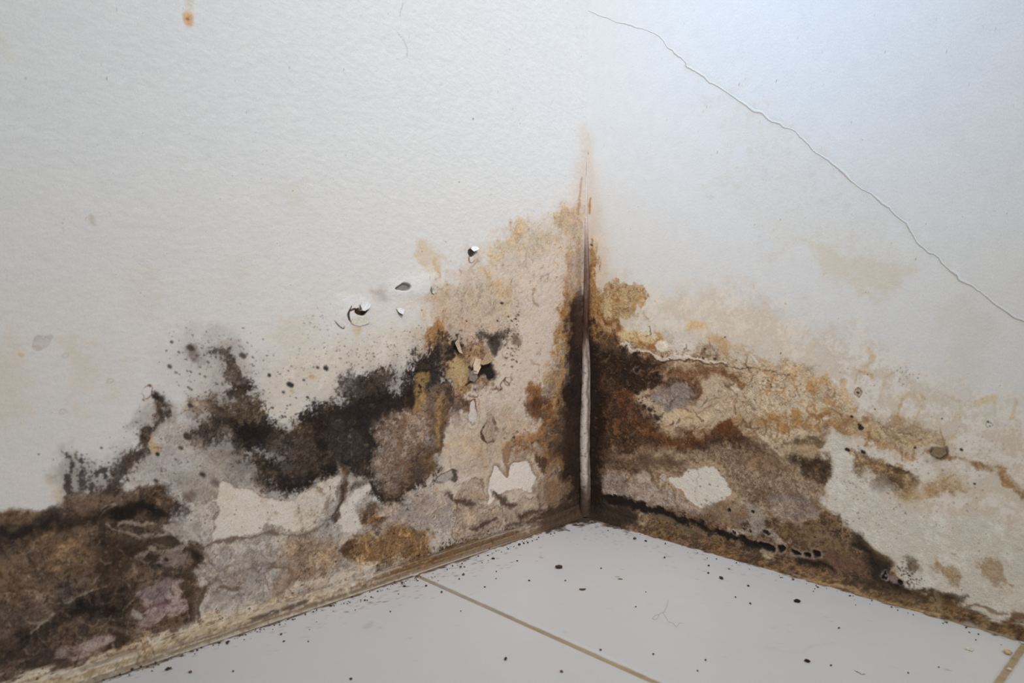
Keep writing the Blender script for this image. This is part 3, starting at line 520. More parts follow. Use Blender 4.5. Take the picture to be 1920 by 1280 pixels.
def paint_right(X, Y, U, V):
    s = Surface(X, Y, U, V, (214, 211, 208), 207)
    F_, L_, R_ = s.fill, s.line, s.rim
    # faint clouds
    F_([(1290, 180), (1400, 185), (1500, 260), (1600, 350), (1700, 450), (1660, 560), (1560, 520), (1500, 470), (1440, 480), (1400, 400), (1330, 380), (1380, 260)], [(206, 200, 192), (214, 208, 200), (198, 188, 176)], a=.55, soft=30, w=25, k=18, T=.15, name='damp_stain')
    F_([(1500, 450), (1560, 470), (1620, 480), (1700, 500), (1680, 540), (1610, 552), (1580, 520), (1530, 490)], (206, 194, 170), a=.55, soft=12, w=14, k=6, T=.15)
    F_([(1760, 560), (1820, 560), (1860, 640), (1830, 720), (1750, 700), (1770, 640)], (204, 196, 184), a=.4, soft=20, w=20, k=8, T=.15)
    F_([(1105, 500), (1140, 520), (1250, 560), (1400, 540), (1500, 600), (1640, 640), (1760, 720), (1930, 770), (2200, 850), (2800, 1040), (2800, 1520), (2200, 1340), (1920, 1215), (1480, 1090), (1100, 985)],
       [(214, 198, 180), (206, 186, 164), (222, 212, 202), (216, 204, 190)], a=.8, soft=34, w=22, k=16, T=.2, name='damp_stain')
    F_([(1200, 560), (1250, 600), (1300, 640), (1260, 660), (1215, 630), (1195, 600)], (216, 208, 198), a=.7, soft=12, w=10)
    L_([(1104, 250, 2), (1106, 330, 8), (1112, 430, 16), (1120, 520, 26)], (212, 190, 168), a=.6, soft=18, k=4)
    F_([(1240, 560), (1340, 545), (1440, 590), (1540, 660), (1500, 700), (1400, 680), (1300, 640)], [(222, 214, 206), (212, 192, 170), (222, 208, 192)], a=.5, soft=26, w=20, k=12, T=.2)
    # brown water stain field
    F_([(1100, 620), (1150, 625), (1210, 640), (1280, 640), (1350, 660), (1440, 680), (1530, 700), (1600, 770), (1680, 790), (1760, 810), (1700, 850), (1600, 815), (1560, 830), (1545, 900), (1550, 960), (1600, 1010), (1660, 1050), (1700, 1105), (1600, 1110), (1400, 1060), (1250, 1010), (1100, 985)],
       [(186, 150, 112), (158, 122, 90), (204, 176, 144), (172, 142, 114), (134, 102, 78)], a=.9, soft=14, w=14, k=8, T=.45, D=.06, name='brown_stain')
    F_([(1400, 690), (1520, 700), (1590, 760), (1560, 800), (1530, 820), (1480, 830), (1420, 800), (1390, 740)], [(216, 196, 170), (186, 152, 116), (224, 208, 188), (206, 180, 148)], a=.85, soft=14, w=16, k=8, T=.45, cf='r')
    # ochre bloom by the corner
    PB = [(1126, 545), (1145, 529), (1165, 534), (1190, 532), (1210, 540), (1216, 556), (1204, 560), (1192, 580), (1188, 596), (1168, 594), (1160, 604), (1172, 622), (1162, 636), (1130, 640), (1112, 620), (1112, 560)]
    F_(PB, [(190, 156, 110), (166, 122, 72), (212, 184, 146), (142, 96, 54)], a=.88, soft=5, w=8, k=3, T=.4, cf='r', name='ochre_patch'); R_(PB, 2.2, (166, 116, 62), a=.6, w=8)
    F_([(1132, 555), (1146, 548), (1150, 575), (1140, 590), (1130, 580)], (214, 188, 146), a=.5, soft=7, w=7)
    L_([(1130, 590, 4), (1140, 605, 5), (1155, 600, 4), (1160, 615, 5)], (128, 78, 38), a=.75, soft=4, w=6)
    L_([(1197, 556, 2), (1192, 570, 3), (1190, 582, 2)], (180, 134, 80), a=.8, soft=2)
    L_([(1108, 370, 1), (1106, 385, 2), (1105, 400, 1.6)], (176, 124, 72), a=.85, soft=1.5, w=2)
    L_([(1108, 455, 2), (1112, 480, 8), (1110, 520, 8), (1112, 570, 14), (1110, 640, 16)], [(196, 150, 90), (164, 110, 56), (210, 180, 140)], a=.8, soft=6, w=5, k=6, fld='d', T=.5, name='ochre_patch')
    L_([(1103, 512, 3), (1108, 500, 2), (1103, 540, 3), (1106, 600, 4)], (110, 72, 40), a=.75, soft=3, w=3)
    s.dots([(1108, 460, 1.6)], K2)
    F_([(1160, 625), (1180, 618), (1200, 622), (1228, 628), (1240, 640), (1225, 650), (1190, 645), (1165, 648)], [(222, 196, 152), (190, 148, 92), (232, 214, 182)], a=.9, soft=5, w=7, k=3, T=.4, cf='r')
    L_([(1212, 610, .8), (1218, 622, 1.2), (1214, 628, .8)], (110, 84, 56), a=.8, soft=1); L_([(1228, 618, 2), (1236, 628, 4), (1244, 636, 3)], (184, 140, 76), a=.8, soft=2)
    L_([(1200, 645, 4), (1225, 650, 5), (1235, 640, 3)], (150, 98, 52), a=.8, soft=4)
    s.fill([(1232, 642), (1248, 640), (1252, 656), (1240, 660), (1230, 654)], (226, 210, 188), soft=3, w=4, h=.0008, T=.2)
    F_([(1285, 608), (1305, 600), (1322, 604), (1330, 618), (1300, 616), (1290, 622)], (216, 178, 126), a=.75, soft=7, w=8, k=4); F_([(1330, 634), (1345, 628), (1360, 645), (1378, 655), (1365, 660), (1345, 655)], (196, 154, 104), a=.75, soft=7, w=9, k=5)
    F_([(1255, 640), (1300, 630), (1310, 655), (1290, 668), (1262, 662)], (222, 212, 202), a=.8, soft=9, w=8)
    # dark brown body
    F_([(1100, 615), (1118, 622), (1150, 628), (1165, 650), (1200, 662), (1230, 670), (1252, 684), (1240, 705), (1300, 715), (1305, 745), (1270, 725), (1210, 728), (1200, 760), (1230, 790), (1250, 812), (1290, 822), (1345, 800), (1365, 778), (1395, 775), (1402, 795), (1390, 815), (1420, 830), (1440, 850), (1400, 846), (1320, 846), (1240, 842), (1180, 850), (1140, 868), (1125, 900), (1120, 990), (1090, 990)],
       [(74, 52, 37), (104, 72, 48), (58, 41, 30), (118, 80, 54), (84, 59, 42)], a=.94, soft=9, w=10, k=8, T=.5, D=.25, name='brown_mould')
    F_([(1130, 660), (1170, 655), (1210, 670), (1235, 700), (1225, 722), (1180, 735), (1150, 715), (1135, 690)], [(46, 35, 27), (66, 48, 36), (38, 29, 24), (110, 80, 56)], a=.85, soft=9, w=11, k=9, fld='h', T=.6, D=.3)
    F_([(1098, 620), (1112, 640), (1130, 660), (1128, 720), (1138, 780), (1128, 840), (1140, 860), (1128, 905), (1128, 950), (1098, 985)], [K, (46, 33, 25), (30, 23, 20)], a=.93, soft=9, w=8, k=6, T=.4, name='black_mould_patch')
    F_([(1124, 628), (1146, 640), (1160, 655), (1142, 660), (1124, 655)], [(112, 92, 74), (86, 66, 50)], a=.8, soft=5, w=7, k=4)
    L_([(1160, 760, 5), (1170, 735, 5), (1180, 770, 4), (1200, 800, 5), (1240, 822, 8), (1290, 828, 8), (1350, 812, 8)], [(120, 72, 38), (96, 58, 34), (150, 100, 60)], a=.7, soft=8, w=11, k=7, T=.5, cf='r')
    F_([(1340, 800), (1362, 780), (1385, 785), (1390, 812), (1370, 826), (1345, 822)], [(84, 52, 32), (118, 74, 44)], a=.8, soft=8, w=9, k=6)
    F_([(1370, 776), (1385, 770), (1396, 780), (1390, 796), (1376, 798)], (190, 154, 112), a=.85, soft=3, w=4); 
    # grey and cream islands
    F_([(1232, 728), (1262, 720), (1290, 722), (1300, 745), (1290, 765), (1262, 770), (1240, 762), (1225, 745)], [(168, 154, 144), (148, 130, 118), (182, 168, 158)], a=.93, soft=4, w=7, T=.4, name='bare_plaster_patch')
    F_([(1305, 716), (1330, 706), (1352, 712), (1380, 728), (1400, 760), (1392, 775), (1365, 778), (1340, 796), (1300, 804), (1262, 800), (1240, 788), (1210, 762), (1198, 745), (1215, 738), (1240, 762), (1290, 768), (1305, 750)],
       [(196, 170, 146), (212, 188, 160), (184, 158, 136), (220, 200, 174)], a=.93, soft=4, w=7, k=2, T=.4, D=.15, name='peeled_plaster')
    R_([(1236, 770), (1262, 766), (1300, 768), (1340, 765), (1345, 785), (1300, 804), (1262, 802), (1240, 788)], 1.3, (150, 112, 76), a=.7, w=7)
    F_([(1244, 770), (1280, 768), (1320, 772), (1340, 775), (1310, 795), (1275, 802), (1250, 790)], [(222, 200, 168), (208, 182, 146)], a=.8, soft=5, w=6)
    L_([(1305, 712, 3), (1312, 735, 3.5), (1300, 748, 2)], (110, 74, 46), a=.85, soft=2.5, w=4)
    s.dots([(1195, 737, 4.5), (1218, 769, 4), (1208, 763, 3), (1232, 782, 4)], K, a=.85, soft=2)
    s.scatter((8, 6), 40, (.8, 2.4), (60, 46, 38), 31, path=[(1195, 740), (1215, 765), (1245, 785)])
    s.scatter((1112, 630, 1240, 740), 90, (.7, 2.4), (150, 108, 70), 32, a=.6)
    s.scatter((1110, 740, 1230, 850), 60, (.7, 2.2), (130, 88, 58), 33, a=.5)
    # brown arch and wavy pale crust
    L_([(1235, 690, 5), (1270, 700, 8), (1300, 700, 9), (1340, 695, 10), (1370, 705, 8), (1395, 720, 5)], [(146, 102, 68), (118, 80, 52), (174, 130, 92)], a=.85, soft=6, w=7, k=4, T=.5, name='brown_stain')
    CRU = [(1164, 646, 2.5), (1176, 648, 3.5), (1184, 656, 3), (1206, 658, 2), (1222, 664, 3), (1235, 670, 4.5), (1245, 672, 3), (1265, 670, 3.5), (1290, 674, 3.5), (1310, 676, 2), (1340, 677, 1.6), (1362, 678, 1.2)]
    L_(CRU, [(214, 204, 194), (196, 180, 162)], a=.92, soft=1.4, w=6, T=.2, h=.0009, name='peeling_paint_edge')
    L_([(x, y + 4.5, 1) for x, y, w in CRU[3:]] + [(1400, 686, 1), (1440, 696, 1), (1500, 712, .8)], (84, 60, 44), a=.75, soft=1.2, w=6)
    s.dots([(1339, 672, 2), (1320, 672, 2), (1322, 655, 2), (1357, 631, 1.6), (1380, 674, 1.2), (1464, 663, 1.4)], K2, a=.85)
    L_([(1376, 655, 1.4), (1420, 668, 2), (1450, 690, 1.4)], (196, 156, 112), a=.6, soft=3); L_([(1408, 666, 1.6), (1420, 680, 1.4)], (222, 214, 204), a=.8, soft=1.4, h=.0004)
    s.ring(1452, 682, 6, 4, 0, 1.4, (214, 200, 184)); s.scatter((1430, 700, 1460, 726), 22, (.8, 2.2), (100, 90, 84), 34)
    L_([(1450, 690, 4), (1480, 695, 5), (1500, 700, 3)], (200, 158, 112), a=.5, soft=5, k=5)
    # long pale scar crossing the brown
    L_([(1385, 735, 3), (1392, 770, 4), (1410, 800, 2.4), (1440, 832, 2.6), (1470, 862, 1.4)], [(206, 184, 162), (190, 166, 142)], a=.85, soft=2.4, w=3, T=.3, h=.0005)
    # mid brown veil below the sweep
    F_([(1140, 860), (1200, 845), (1300, 842), (1400, 838), (1450, 850), (1480, 870), (1520, 900), (1545, 900), (1550, 950), (1520, 975), (1460, 975), (1400, 950), (1380, 920), (1365, 895), (1335, 872), (1290, 872), (1250, 888), (1220, 900), (1180, 880)],
       [(158, 132, 106), (134, 106, 82), (172, 148, 124), (108, 82, 62)], a=.85, soft=10, w=12, k=7, fld='m', T=.5, D=.15, name='brown_stain')
    L_([(1200, 862, 6), (1240, 868, 10), (1280, 866, 5)], (98, 72, 54), a=.7, soft=7, k=6); L_([(1215, 880, 5), (1225, 905, 6), (1238, 915, 5)], [(90, 72, 58), B2], a=.8, soft=4, w=5)
    s.dots([(1190, 882, 7)], (104, 80, 62), a=.85, soft=3)
    F_([(1395, 840), (1440, 845), (1460, 870), (1420, 880), (1380, 865)], [(120, 88, 62), (150, 116, 86)], a=.6, soft=12, k=8)
    # pink-grey scoured plaster along the bottom
    F_([(1128, 880), (1140, 868), (1150, 888), (1180, 895), (1205, 885), (1218, 890), (1225, 905), (1260, 915), (1290, 935), (1320, 955), (1380, 960), (1420, 985), (1400, 1010), (1340, 990), (1270, 965), (1215, 950), (1170, 930), (1160, 940), (1140, 938), (1126, 920)],
       [(178, 158, 146), (160, 138, 124), (190, 172, 160), (150, 122, 98)], a=.92, soft=5, w=8, k=3, T=.45, D=.2, name='bare_plaster_patch')
    F_([(1195, 885), (1210, 880), (1220, 893), (1215, 902), (1198, 900)], (200, 186, 172), a=.85, soft=2.5, w=4); F_([(1237, 893), (1248, 890), (1250, 902), (1240, 906)], (206, 198, 188), a=.9, soft=2, w=3)
    F_([(1120, 905), (1128, 860), (1150, 858), (1180, 866), (1200, 880), (1165, 888), (1140, 884), (1130, 900)], [(120, 92, 66), (80, 60, 44), (150, 122, 94)], a=.75, soft=6, w=8, k=7, T=.5)
    W1 = [(1256, 895), (1276, 888), (1284, 874), (1300, 878), (1320, 872), (1338, 878), (1352, 892), (1366, 908), (1374, 920), (1362, 936), (1348, 945), (1330, 952), (1312, 950), (1298, 944), (1290, 930), (1285, 920), (1268, 910)]
    R_(W1, 6, [(150, 120, 92), (176, 150, 122)], a=.6, w=6, soft=5)
    F_(W1, [(224, 216, 206), (214, 205, 194)], soft=1.8, w=6, T=.12, h=-.0005, D=0, name='bare_plaster_patch')
    L_([(1305, 880, .8), (1308, 900, 1), (1306, 940, .8)], (180, 168, 156), a=.6, soft=1.4); s.dots([(1314, 945, 1.8), (1343, 912, 1)], (150, 130, 96))
    # white area on the right with specks
    F_([(1560, 810), (1580, 815), (1600, 850), (1620, 880), (1640, 930), (1690, 960), (1760, 970), (1840, 960), (1930, 1000), (2200, 1080), (2500, 1180), (2800, 1290), (2800, 1440), (2200, 1280), (1930, 1190), (1860, 1170), (1770, 1130), (1720, 1110), (1690, 1070), (1660, 1040), (1620, 1010), (1580, 980), (1552, 950), (1545, 900), (1550, 850)],
       [(218, 211, 201), (210, 200, 186), (223, 218, 210)], a=.93, soft=7, w=9, k=4, T=.22, D=.14, name='bare_plaster_patch')
    F_([(1440, 930), (1470, 925), (1520, 935), (1530, 965), (1500, 985), (1470, 975), (1445, 960)], [(168, 148, 136), (150, 130, 118), (182, 164, 150)], a=.85, soft=6, w=8, k=4, T=.5)
    s.scatter((1560, 880, 1700, 1010), 80, (.6, 2), (120, 100, 84), 41, a=.7); s.scatter((1640, 980, 1900, 1130), 50, (.6, 1.6), (150, 134, 118), 42, a=.6)
    # dark pools on the right
    F_([(1480, 850), (1520, 848), (1550, 862), (1558, 890), (1545, 915), (1530, 905), (1505, 880), (1485, 870)], [(96, 70, 50), (66, 50, 38), (130, 100, 74)], a=.88, soft=8, w=9, k=7, T=.55, name='brown_mould')
    L_([(1470, 832, 4), (1500, 826, 6), (1525, 820, 6), (1545, 830, 4)], [(70, 58, 44), (120, 90, 60)], a=.8, soft=5, w=8, k=6)
    F_([(1480, 835), (1520, 832), (1540, 840), (1530, 850), (1490, 852)], (178, 154, 122), a=.75, soft=5, w=6)
    F_([(1590, 848), (1612, 848), (1650, 866), (1680, 870), (1705, 885), (1720, 905), (1700, 925), (1670, 915), (1645, 900), (1630, 885), (1605, 870)], [(140, 104, 68), (110, 80, 52), (176, 142, 98)], a=.85, soft=8, w=10, k=7, T=.55, D=.2, name='brown_stain')
    L_([(1665, 872, 4), (1690, 882, 5), (1705, 886, 2)], (78, 54, 36), a=.85, soft=4, w=6, k=3); L_([(1668, 895, 3), (1690, 910, 6), (1702, 924, 3)], (92, 66, 44), a=.8, soft=4, w=6, k=3)
    F_([(1640, 895), (1660, 890), (1665, 915), (1650, 925), (1640, 912)], (150, 140, 130), a=.6, soft=8, w=8)
    F_([(1700, 905), (1740, 905), (1770, 895), (1800, 905), (1815, 918), (1790, 925), (1740, 925), (1700, 940), (1680, 925)], [(180, 144, 100), (200, 170, 130), (150, 114, 76)], a=.8, soft=9, w=10, k=7, T=.4)
    # ochre tide lines running to the right edge
    for P, c, a in (([(1420, 790, 6), (1470, 795, 8), (1530, 800, 7), (1580, 800, 4), (1620, 815, 4), (1660, 835, 4), (1700, 852, 3), (1710, 858, 2)], [(186, 138, 86), (164, 116, 70)], .75),
                    ([(1520, 775, 5), (1570, 780, 7), (1600, 790, 5), (1612, 800, 4)], [(176, 128, 78), (140, 98, 60)], .8),
                    ([(1740, 850, 5), (1770, 855, 6), (1800, 862, 3), (1840, 872, 3), (1870, 885, 5), (1890, 910, 6), (1920, 928, 6), (2000, 960, 6), (2200, 1040, 6)], [(168, 124, 76), (140, 96, 56)], .85),
                    ([(1600, 800, 8), (1680, 820, 10), (1760, 830, 8), (1790, 850, 4)], (210, 184, 146), .55),
                    ([(1690, 790, 2), (1760, 815, 3), (1790, 820, 3)], (208, 176, 134), .5)):
        L_(P, c, a=a, soft=6, w=9, k=5, T=.4)
    F_([(1500, 720), (1530, 700), (1545, 700), (1548, 720), (1530, 730)], (204, 168, 124), a=.6, soft=7, k=5)
    F_([(1745, 838), (1756, 835), (1762, 838), (1775, 835), (1778, 850), (1768, 862), (1752, 860), (1745, 850)], [(132, 102, 78), (90, 72, 60)], a=.92, soft=2.5, w=3, T=.4, h=.0007, name='paint_blister')
    L_([(1765, 800, 1), (1766, 825, 3), (1767, 840, 3)], (176, 134, 92), a=.7, soft=2); F_([(1746, 845), (1755, 839), (1760, 852), (1750, 856)], (66, 58, 50), a=.8, soft=3)
    for P, c in (([(1684, 748, 3), (1680, 765, 4), (1682, 785, 3)], (196, 158, 108)), ([(1684, 746, 2), (1700, 742, 3), (1716, 748, 2), (1724, 765, 2.4), (1718, 785, 3.4), (1716, 800, 3)], (208, 180, 140)), ([(1680, 790, 5), (1692, 796, 4), (1708, 798, 4), (1718, 800, 3)], (176, 140, 108)),
                 ([(1630, 655, 4), (1636, 668, 4), (1622, 685, 4), (1612, 698, 4), (1606, 720, 2)], (206, 180, 148)), ([(1612, 696, 3), (1626, 700, 3), (1634, 712, 2.4)], (196, 160, 118)), ([(1676, 703, 3), (1662, 710, 3), (1656, 730, 3), (1652, 750, 3)], (208, 184, 156)),
                 ([(1582, 712, 5), (1580, 735, 2), (1586, 750, 3), (1580, 762, 2)], (204, 168, 130)), ([(1775, 742, 1.6), (1798, 748, 2), (1802, 770, 2), (1794, 782, 4)], (210, 190, 158)), ([(1826, 760, 3), (1850, 748, 4), (1862, 745, 5), (1866, 765, 3)], (212, 190, 152)), ([(1900, 758, 4), (1896, 775, 2), (1894, 788, 2)], (208, 184, 146)),
                 ([(1528, 752, 3), (1530, 770, 4), (1528, 780, 2)], (176, 126, 76)), ([(1545, 752, 3), (1560, 760, 4), (1552, 772, 3), (1540, 768, 2)], (184, 136, 84)), ([(1524, 705, 5), (1540, 712, 4), (1546, 700, 3)], (200, 160, 118)), ([(1410, 690, 2), (1440, 700, 3), (1462, 716, 2)], (190, 144, 98))):
        L_(P, c, a=.75, soft=3.5, w=6, k=3)
    s.squig((1420, 680, 1600, 800), 110, (8, 30), (.8, 2.6), [(190, 140, 84), (160, 112, 66), (226, 208, 182), (206, 166, 118)], 91, a=.7, hang=.45)
    s.squig((1200, 560, 1560, 700), 70, (10, 34), (1, 3.2), [(206, 172, 132), (222, 212, 200), (196, 158, 116)], 92, a=.4, hang=.6)
    s.squig((16, 9), 90, (14, 44), (.7, 2), [(176, 128, 76), (140, 98, 58), (214, 190, 152)], 93, a=.7, hang=0, path=[(1420, 790), (1600, 795), (1720, 850), (1900, 915)])
    s.squig((1130, 640, 1420, 850), 130, (8, 30), (.7, 2.2), [(52, 36, 26), (150, 104, 66), (176, 140, 106), (70, 46, 30)], 94, a=.6, hang=.15)
    s.squig((1150, 840, 1540, 960), 90, (8, 30), (.7, 2), [(96, 70, 50), (190, 168, 142), (120, 88, 62)], 95, a=.55, hang=.1)
    s.squig((14, 10), 120, (12, 44), (.7, 2.2), [(56, 42, 32), (150, 118, 82), (44, 34, 28), (176, 144, 104)], 96, a=.6, hang=0, path=[(1250, 990), (1450, 1030), (1600, 1080), (1760, 1135), (1920, 1180)])
    s.squig((1120, 540, 1240, 650), 40, (8, 24), (.8, 2.4), [(150, 98, 48), (222, 188, 136), (176, 128, 68)], 97, a=.65, hang=.6)
    s.squig((1640, 850, 1920, 960), 40, (14, 50), (.7, 2), [(190, 152, 108), (206, 180, 144)], 98, a=.5, hang=0)
    F_([(1510, 715), (1525, 712), (1536, 735), (1530, 740), (1515, 728)], (178, 128, 78), a=.75, soft=4, w=6); F_([(1488, 768), (1502, 770), (1504, 790), (1492, 790)], (180, 128, 70), a=.75, soft=4, w=6)
    F_([(1675, 786), (1690, 782), (1700, 790), (1716, 788), (1722, 802), (1700, 804), (1678, 800)], (186, 154, 122), a=.75, soft=5, w=7, k=4)
    F_([(1720, 780 - 38), (1735, 738), (1738, 746), (1728, 750)], (206, 180, 140), a=.6, soft=3)
    s.ring(1607, 736, 6, 7, 0, 2.4, (150, 120, 94), inner=(190, 168, 146)); s.dots([(1607, 737, 2.2)], K2)
    s.ring(1855, 794, 7, 5, 10, 1.2, (170, 160, 150), inner=(216, 212, 206)); s.dots([(1853, 790, 1.8), (1856, 797, 1.2), (1802, 842, 3.2), (1825, 906, 2.2), (1615, 802, 5), (1612, 796, 3), (1598, 780, 2.6), (1620, 848, 4), (1588, 844, 4), (1716, 838, 2.4), (1767, 784, 1.4), (1641, 766, 1.4)], K, a=.88, soft=1.4)
    s.scatter((12, 9), 26, (.5, 1.3), (104, 98, 92), 43, path=[(1690, 690), (1705, 718)])
    s.scatter((1440, 690, 1640, 830), 60, (.6, 2.2), (150, 108, 70), 44, a=.6); s.scatter((1700, 780, 1920, 870), 60, (.6, 1.6), (140, 130, 120), 45, a=.6); s.scatter((1110, 0, 1920, 640), 90, (.5, 1.1), (158, 150, 144), 46, a=.6)
    s.scatter((1280, 880, 1460, 1020), 120, (.6, 2), (90, 70, 56), 47, a=.65); s.scatter((1600, 830, 1860, 960), 140, (.6, 2.2), (130, 98, 66), 48, a=.5)
    # lower right: rotten wedge above the tiles
    F_([(1240, 950), (1300, 968), (1370, 975), (1420, 985), (1440, 970), (1470, 975), (1505, 985), (1540, 965), (1575, 975), (1608, 1000), (1625, 1025), (1655, 1042), (1668, 1062), (1688, 1090), (1725, 1108), (1790, 1128), (1820, 1142), (1800, 1150), (1760, 1150), (1700, 1170), (1400, 1080), (1200, 1010)],
       [(120, 92, 66), (92, 68, 50), (146, 118, 86), (78, 58, 44), (112, 84, 70)], a=.94, soft=6, w=8, k=5, T=.55, D=.35, name='brown_mould')
    F_([(1250, 975), (1300, 985), (1360, 1000), (1340, 1010), (1260, 990)], (150, 118, 84), a=.5, soft=7, k=5, fld='s')
    F_([(1460, 985), (1530, 990), (1570, 1000), (1600, 1035), (1560, 1040), (1500, 1020)], [(112, 90, 66), (136, 112, 82), (84, 64, 50)], a=.7, soft=10, w=10, k=8, fld='s')
    F_([(1540, 1030), (1580, 1040), (1630, 1060), (1620, 1080), (1570, 1075), (1530, 1050)], [(128, 92, 72), (108, 80, 66)], a=.7, soft=9, w=8, k=6, fld='s')
    F_([(1395, 945), (1420, 940), (1432, 955), (1438, 985), (1455, 1005), (1478, 1015), (1465, 1020), (1430, 1008), (1400, 1005), (1370, 1008), (1362, 992), (1385, 990), (1410, 992), (1400, 965)],
       [(190, 176, 162), (170, 152, 136), (200, 188, 174)], a=.9, soft=4, w=6, k=3, T=.5, D=.3, name='bare_plaster_patch')
    F_([(1318, 948), (1345, 944), (1390, 950), (1400, 970), (1380, 985), (1330, 975)], [(150, 122, 94), (120, 92, 70), (176, 150, 120)], a=.75, soft=7, w=8, k=6, D=.3)
    s.dots([(1413, 960, 3.5), (1367, 957, 2.6), (1378, 999, 4), (1391, 1008, 5), (1436, 1001, 5), (1398, 995, 2), (1408, 996, 2.5)], K, a=.92, soft=1.4, w=5, h=-.0008)
    for P in ([(1424, 1016), (1436, 1018), (1452, 1026), (1450, 1034), (1436, 1030), (1424, 1022)], [(1458, 1024), (1468, 1022), (1474, 1030), (1464, 1034)], [(1484, 1030), (1496, 1034), (1502, 1040), (1490, 1040)], [(1508, 1036), (1518, 1036), (1520, 1044), (1510, 1042)], [(1524, 1032), (1536, 1034), (1538, 1042), (1528, 1044)]):
        R_(P, 2.4, (160, 138, 128), a=.75, w=3, soft=2, off=-3); F_(P, K, soft=1.8, w=3, h=-.0015, T=.1, name='plaster_hole')
    F_([(1424, 1030), (1440, 1034), (1452, 1040), (1442, 1048), (1430, 1044)], (196, 172, 136), a=.85, soft=3, w=5)
    L_([(1500, 1052, 4), (1530, 1056, 6), (1560, 1066, 3)], K, a=.85, soft=5, w=6, name='black_mould_patch')
    F_([(1605, 1000), (1625, 1018), (1640, 1040), (1662, 1052), (1672, 1078), (1690, 1092), (1715, 1108), (1700, 1112), (1668, 1108), (1640, 1090), (1630, 1060), (1610, 1040), (1590, 1028), (1600, 1015)], [K, (44, 35, 29), (60, 48, 40)], a=.9, soft=7, w=7, k=4, T=.4, name='black_mould_patch')
    F_([(1610, 1010), (1640, 1030), (1664, 1042), (1672, 1060), (1650, 1050), (1620, 1030)], [(110, 90, 62), (84, 66, 48)], a=.7, soft=5, w=5)
    s.ring(1658, 1080, 8, 10, 0, 2.4, (158, 136, 134), inner=K); s.dots([(1660, 1079, 2)], (158, 136, 134)); F_([(1666, 1078), (1680, 1080), (1684, 1092), (1672, 1094)], (150, 124, 122), a=.9, soft=2.5, w=3); s.dots([(1688, 1091, 4.5)], K, h=-.001)
    s.scatter((10, 10), 110, (.6, 2.4), (66, 56, 48), 49, a=.8, path=[(1690, 1060), (1706, 1080), (1715, 1095)])
    F_([(1700, 1048), (1712, 1046), (1725, 1064), (1708, 1068)], (110, 92, 72), a=.8, soft=5, w=6, k=4)
    for P in ([(1744, 1050), (1750, 1050), (1752, 1068), (1744, 1062)], [(1765, 1065), (1790, 1068), (1805, 1085), (1790, 1095), (1770, 1080)], [(1835, 1060), (1860, 1040), (1880, 1060), (1890, 1090), (1900, 1105), (1870, 1095), (1850, 1085)], [(1780, 1036), (1788, 1034), (1790, 1042)]):
        F_(P, [(186, 148, 106), (150, 116, 82)], a=.65, soft=5, w=8, k=7, T=.4)
    L_([(1715, 1105, 5), (1760, 1118, 8), (1800, 1126, 7), (1815, 1122, 3)], [(96, 74, 54), (70, 54, 40)], a=.85, soft=5, w=6, k=4, name='brown_mould')
    L_([(1820, 1135, 1.5), (1835, 1138, 2), (1860, 1144, 1.5), (1885, 1148, 2)], (110, 80, 60), a=.6, soft=2, w=5, k=2)
    L_([(1750, 1140, 6), (1790, 1146, 9), (1850, 1164, 11), (1920, 1186, 14), (2200, 1270, 14), (2800, 1430, 12)], [(112, 72, 42), (78, 54, 36), (150, 102, 60)], a=.9, soft=5, w=6, k=5, fld='s', T=.5, name='brown_mould')
    L_([(1895, 1160, 6), (1930, 1160, 8), (2200, 1245, 8)], (104, 72, 46), a=.8, soft=5, w=6)
    L_([(1100, 975, 16), (1180, 990, 16), (1300, 1024, 15), (1480, 1070, 14), (1690, 1126, 14), (1900, 1186, 14), (2200, 1272, 14), (2800, 1446, 14)], [(112, 84, 58), (84, 62, 44), (140, 110, 76), (70, 52, 40)], a=.9, soft=5, w=5, k=4, fld='s', T=.55, D=.25, name='brown_mould')
    L_([(1440, 1062, 2), (1500, 1078, 3), (1560, 1096, 4), (1640, 1118, 3.4), (1720, 1142, 4), (1760, 1154, 3)], [(196, 166, 122), (160, 126, 84)], a=.85, soft=3, w=5, k=3, fld='s', T=.5, h=.0004)
    L_([(1780, 1162, 3), (1840, 1180, 3), (1900, 1196, 3)], [(190, 176, 150), (150, 120, 84)], a=.7, soft=3, w=5, k=3, fld='s')
    L_([(1600, 1085, 5), (1660, 1104, 7), (1740, 1130, 6)], [(60, 46, 36), (92, 72, 50)], a=.8, soft=5, w=6, k=5, fld='s')
    L_([(1750, 1108, 3), (1758, 1125, 7), (1755, 1140, 6)], (140, 122, 96), a=.6, soft=4, w=5, k=4); s.dots([(1746, 1124, 5)], (150, 132, 106), a=.7)
    # black damp gap along the foot of the wall
    L_([(1128, 935, 6), (1160, 938, 10), (1190, 948, 9), (1230, 958, 7), (1270, 972, 6), (1300, 980, 4), (1340, 996, 5), (1390, 1014, 6), (1420, 1024, 5)], [K, (28, 22, 19)], a=.95, soft=4, w=6, k=3, T=.2, h=-.001, name='black_mould_patch')
    F_([(1100, 940), (1130, 935), (1160, 945), (1200, 965), (1180, 985), (1100, 985)], [(62, 50, 38), (44, 35, 28)], a=.9, soft=6, w=6)
    L_([(1215, 966, 2), (1250, 972, 3), (1290, 990, 3), (1300, 996, 2)], [(128, 108, 84), (100, 80, 60)], a=.85, soft=2.5, w=4)
    wy = sstep(140, 560, Y).astype(np.float32)  # warm cast put into the lower wall colour, where the light comes out too blue
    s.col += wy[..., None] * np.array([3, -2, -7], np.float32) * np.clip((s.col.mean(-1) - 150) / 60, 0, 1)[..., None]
    # the hairline crack in the paint
    L_([(x, y, 7) for x, y, w in CRK[8:]], (206, 198, 188), a=.25, soft=7, w=3)
    return s.finish()

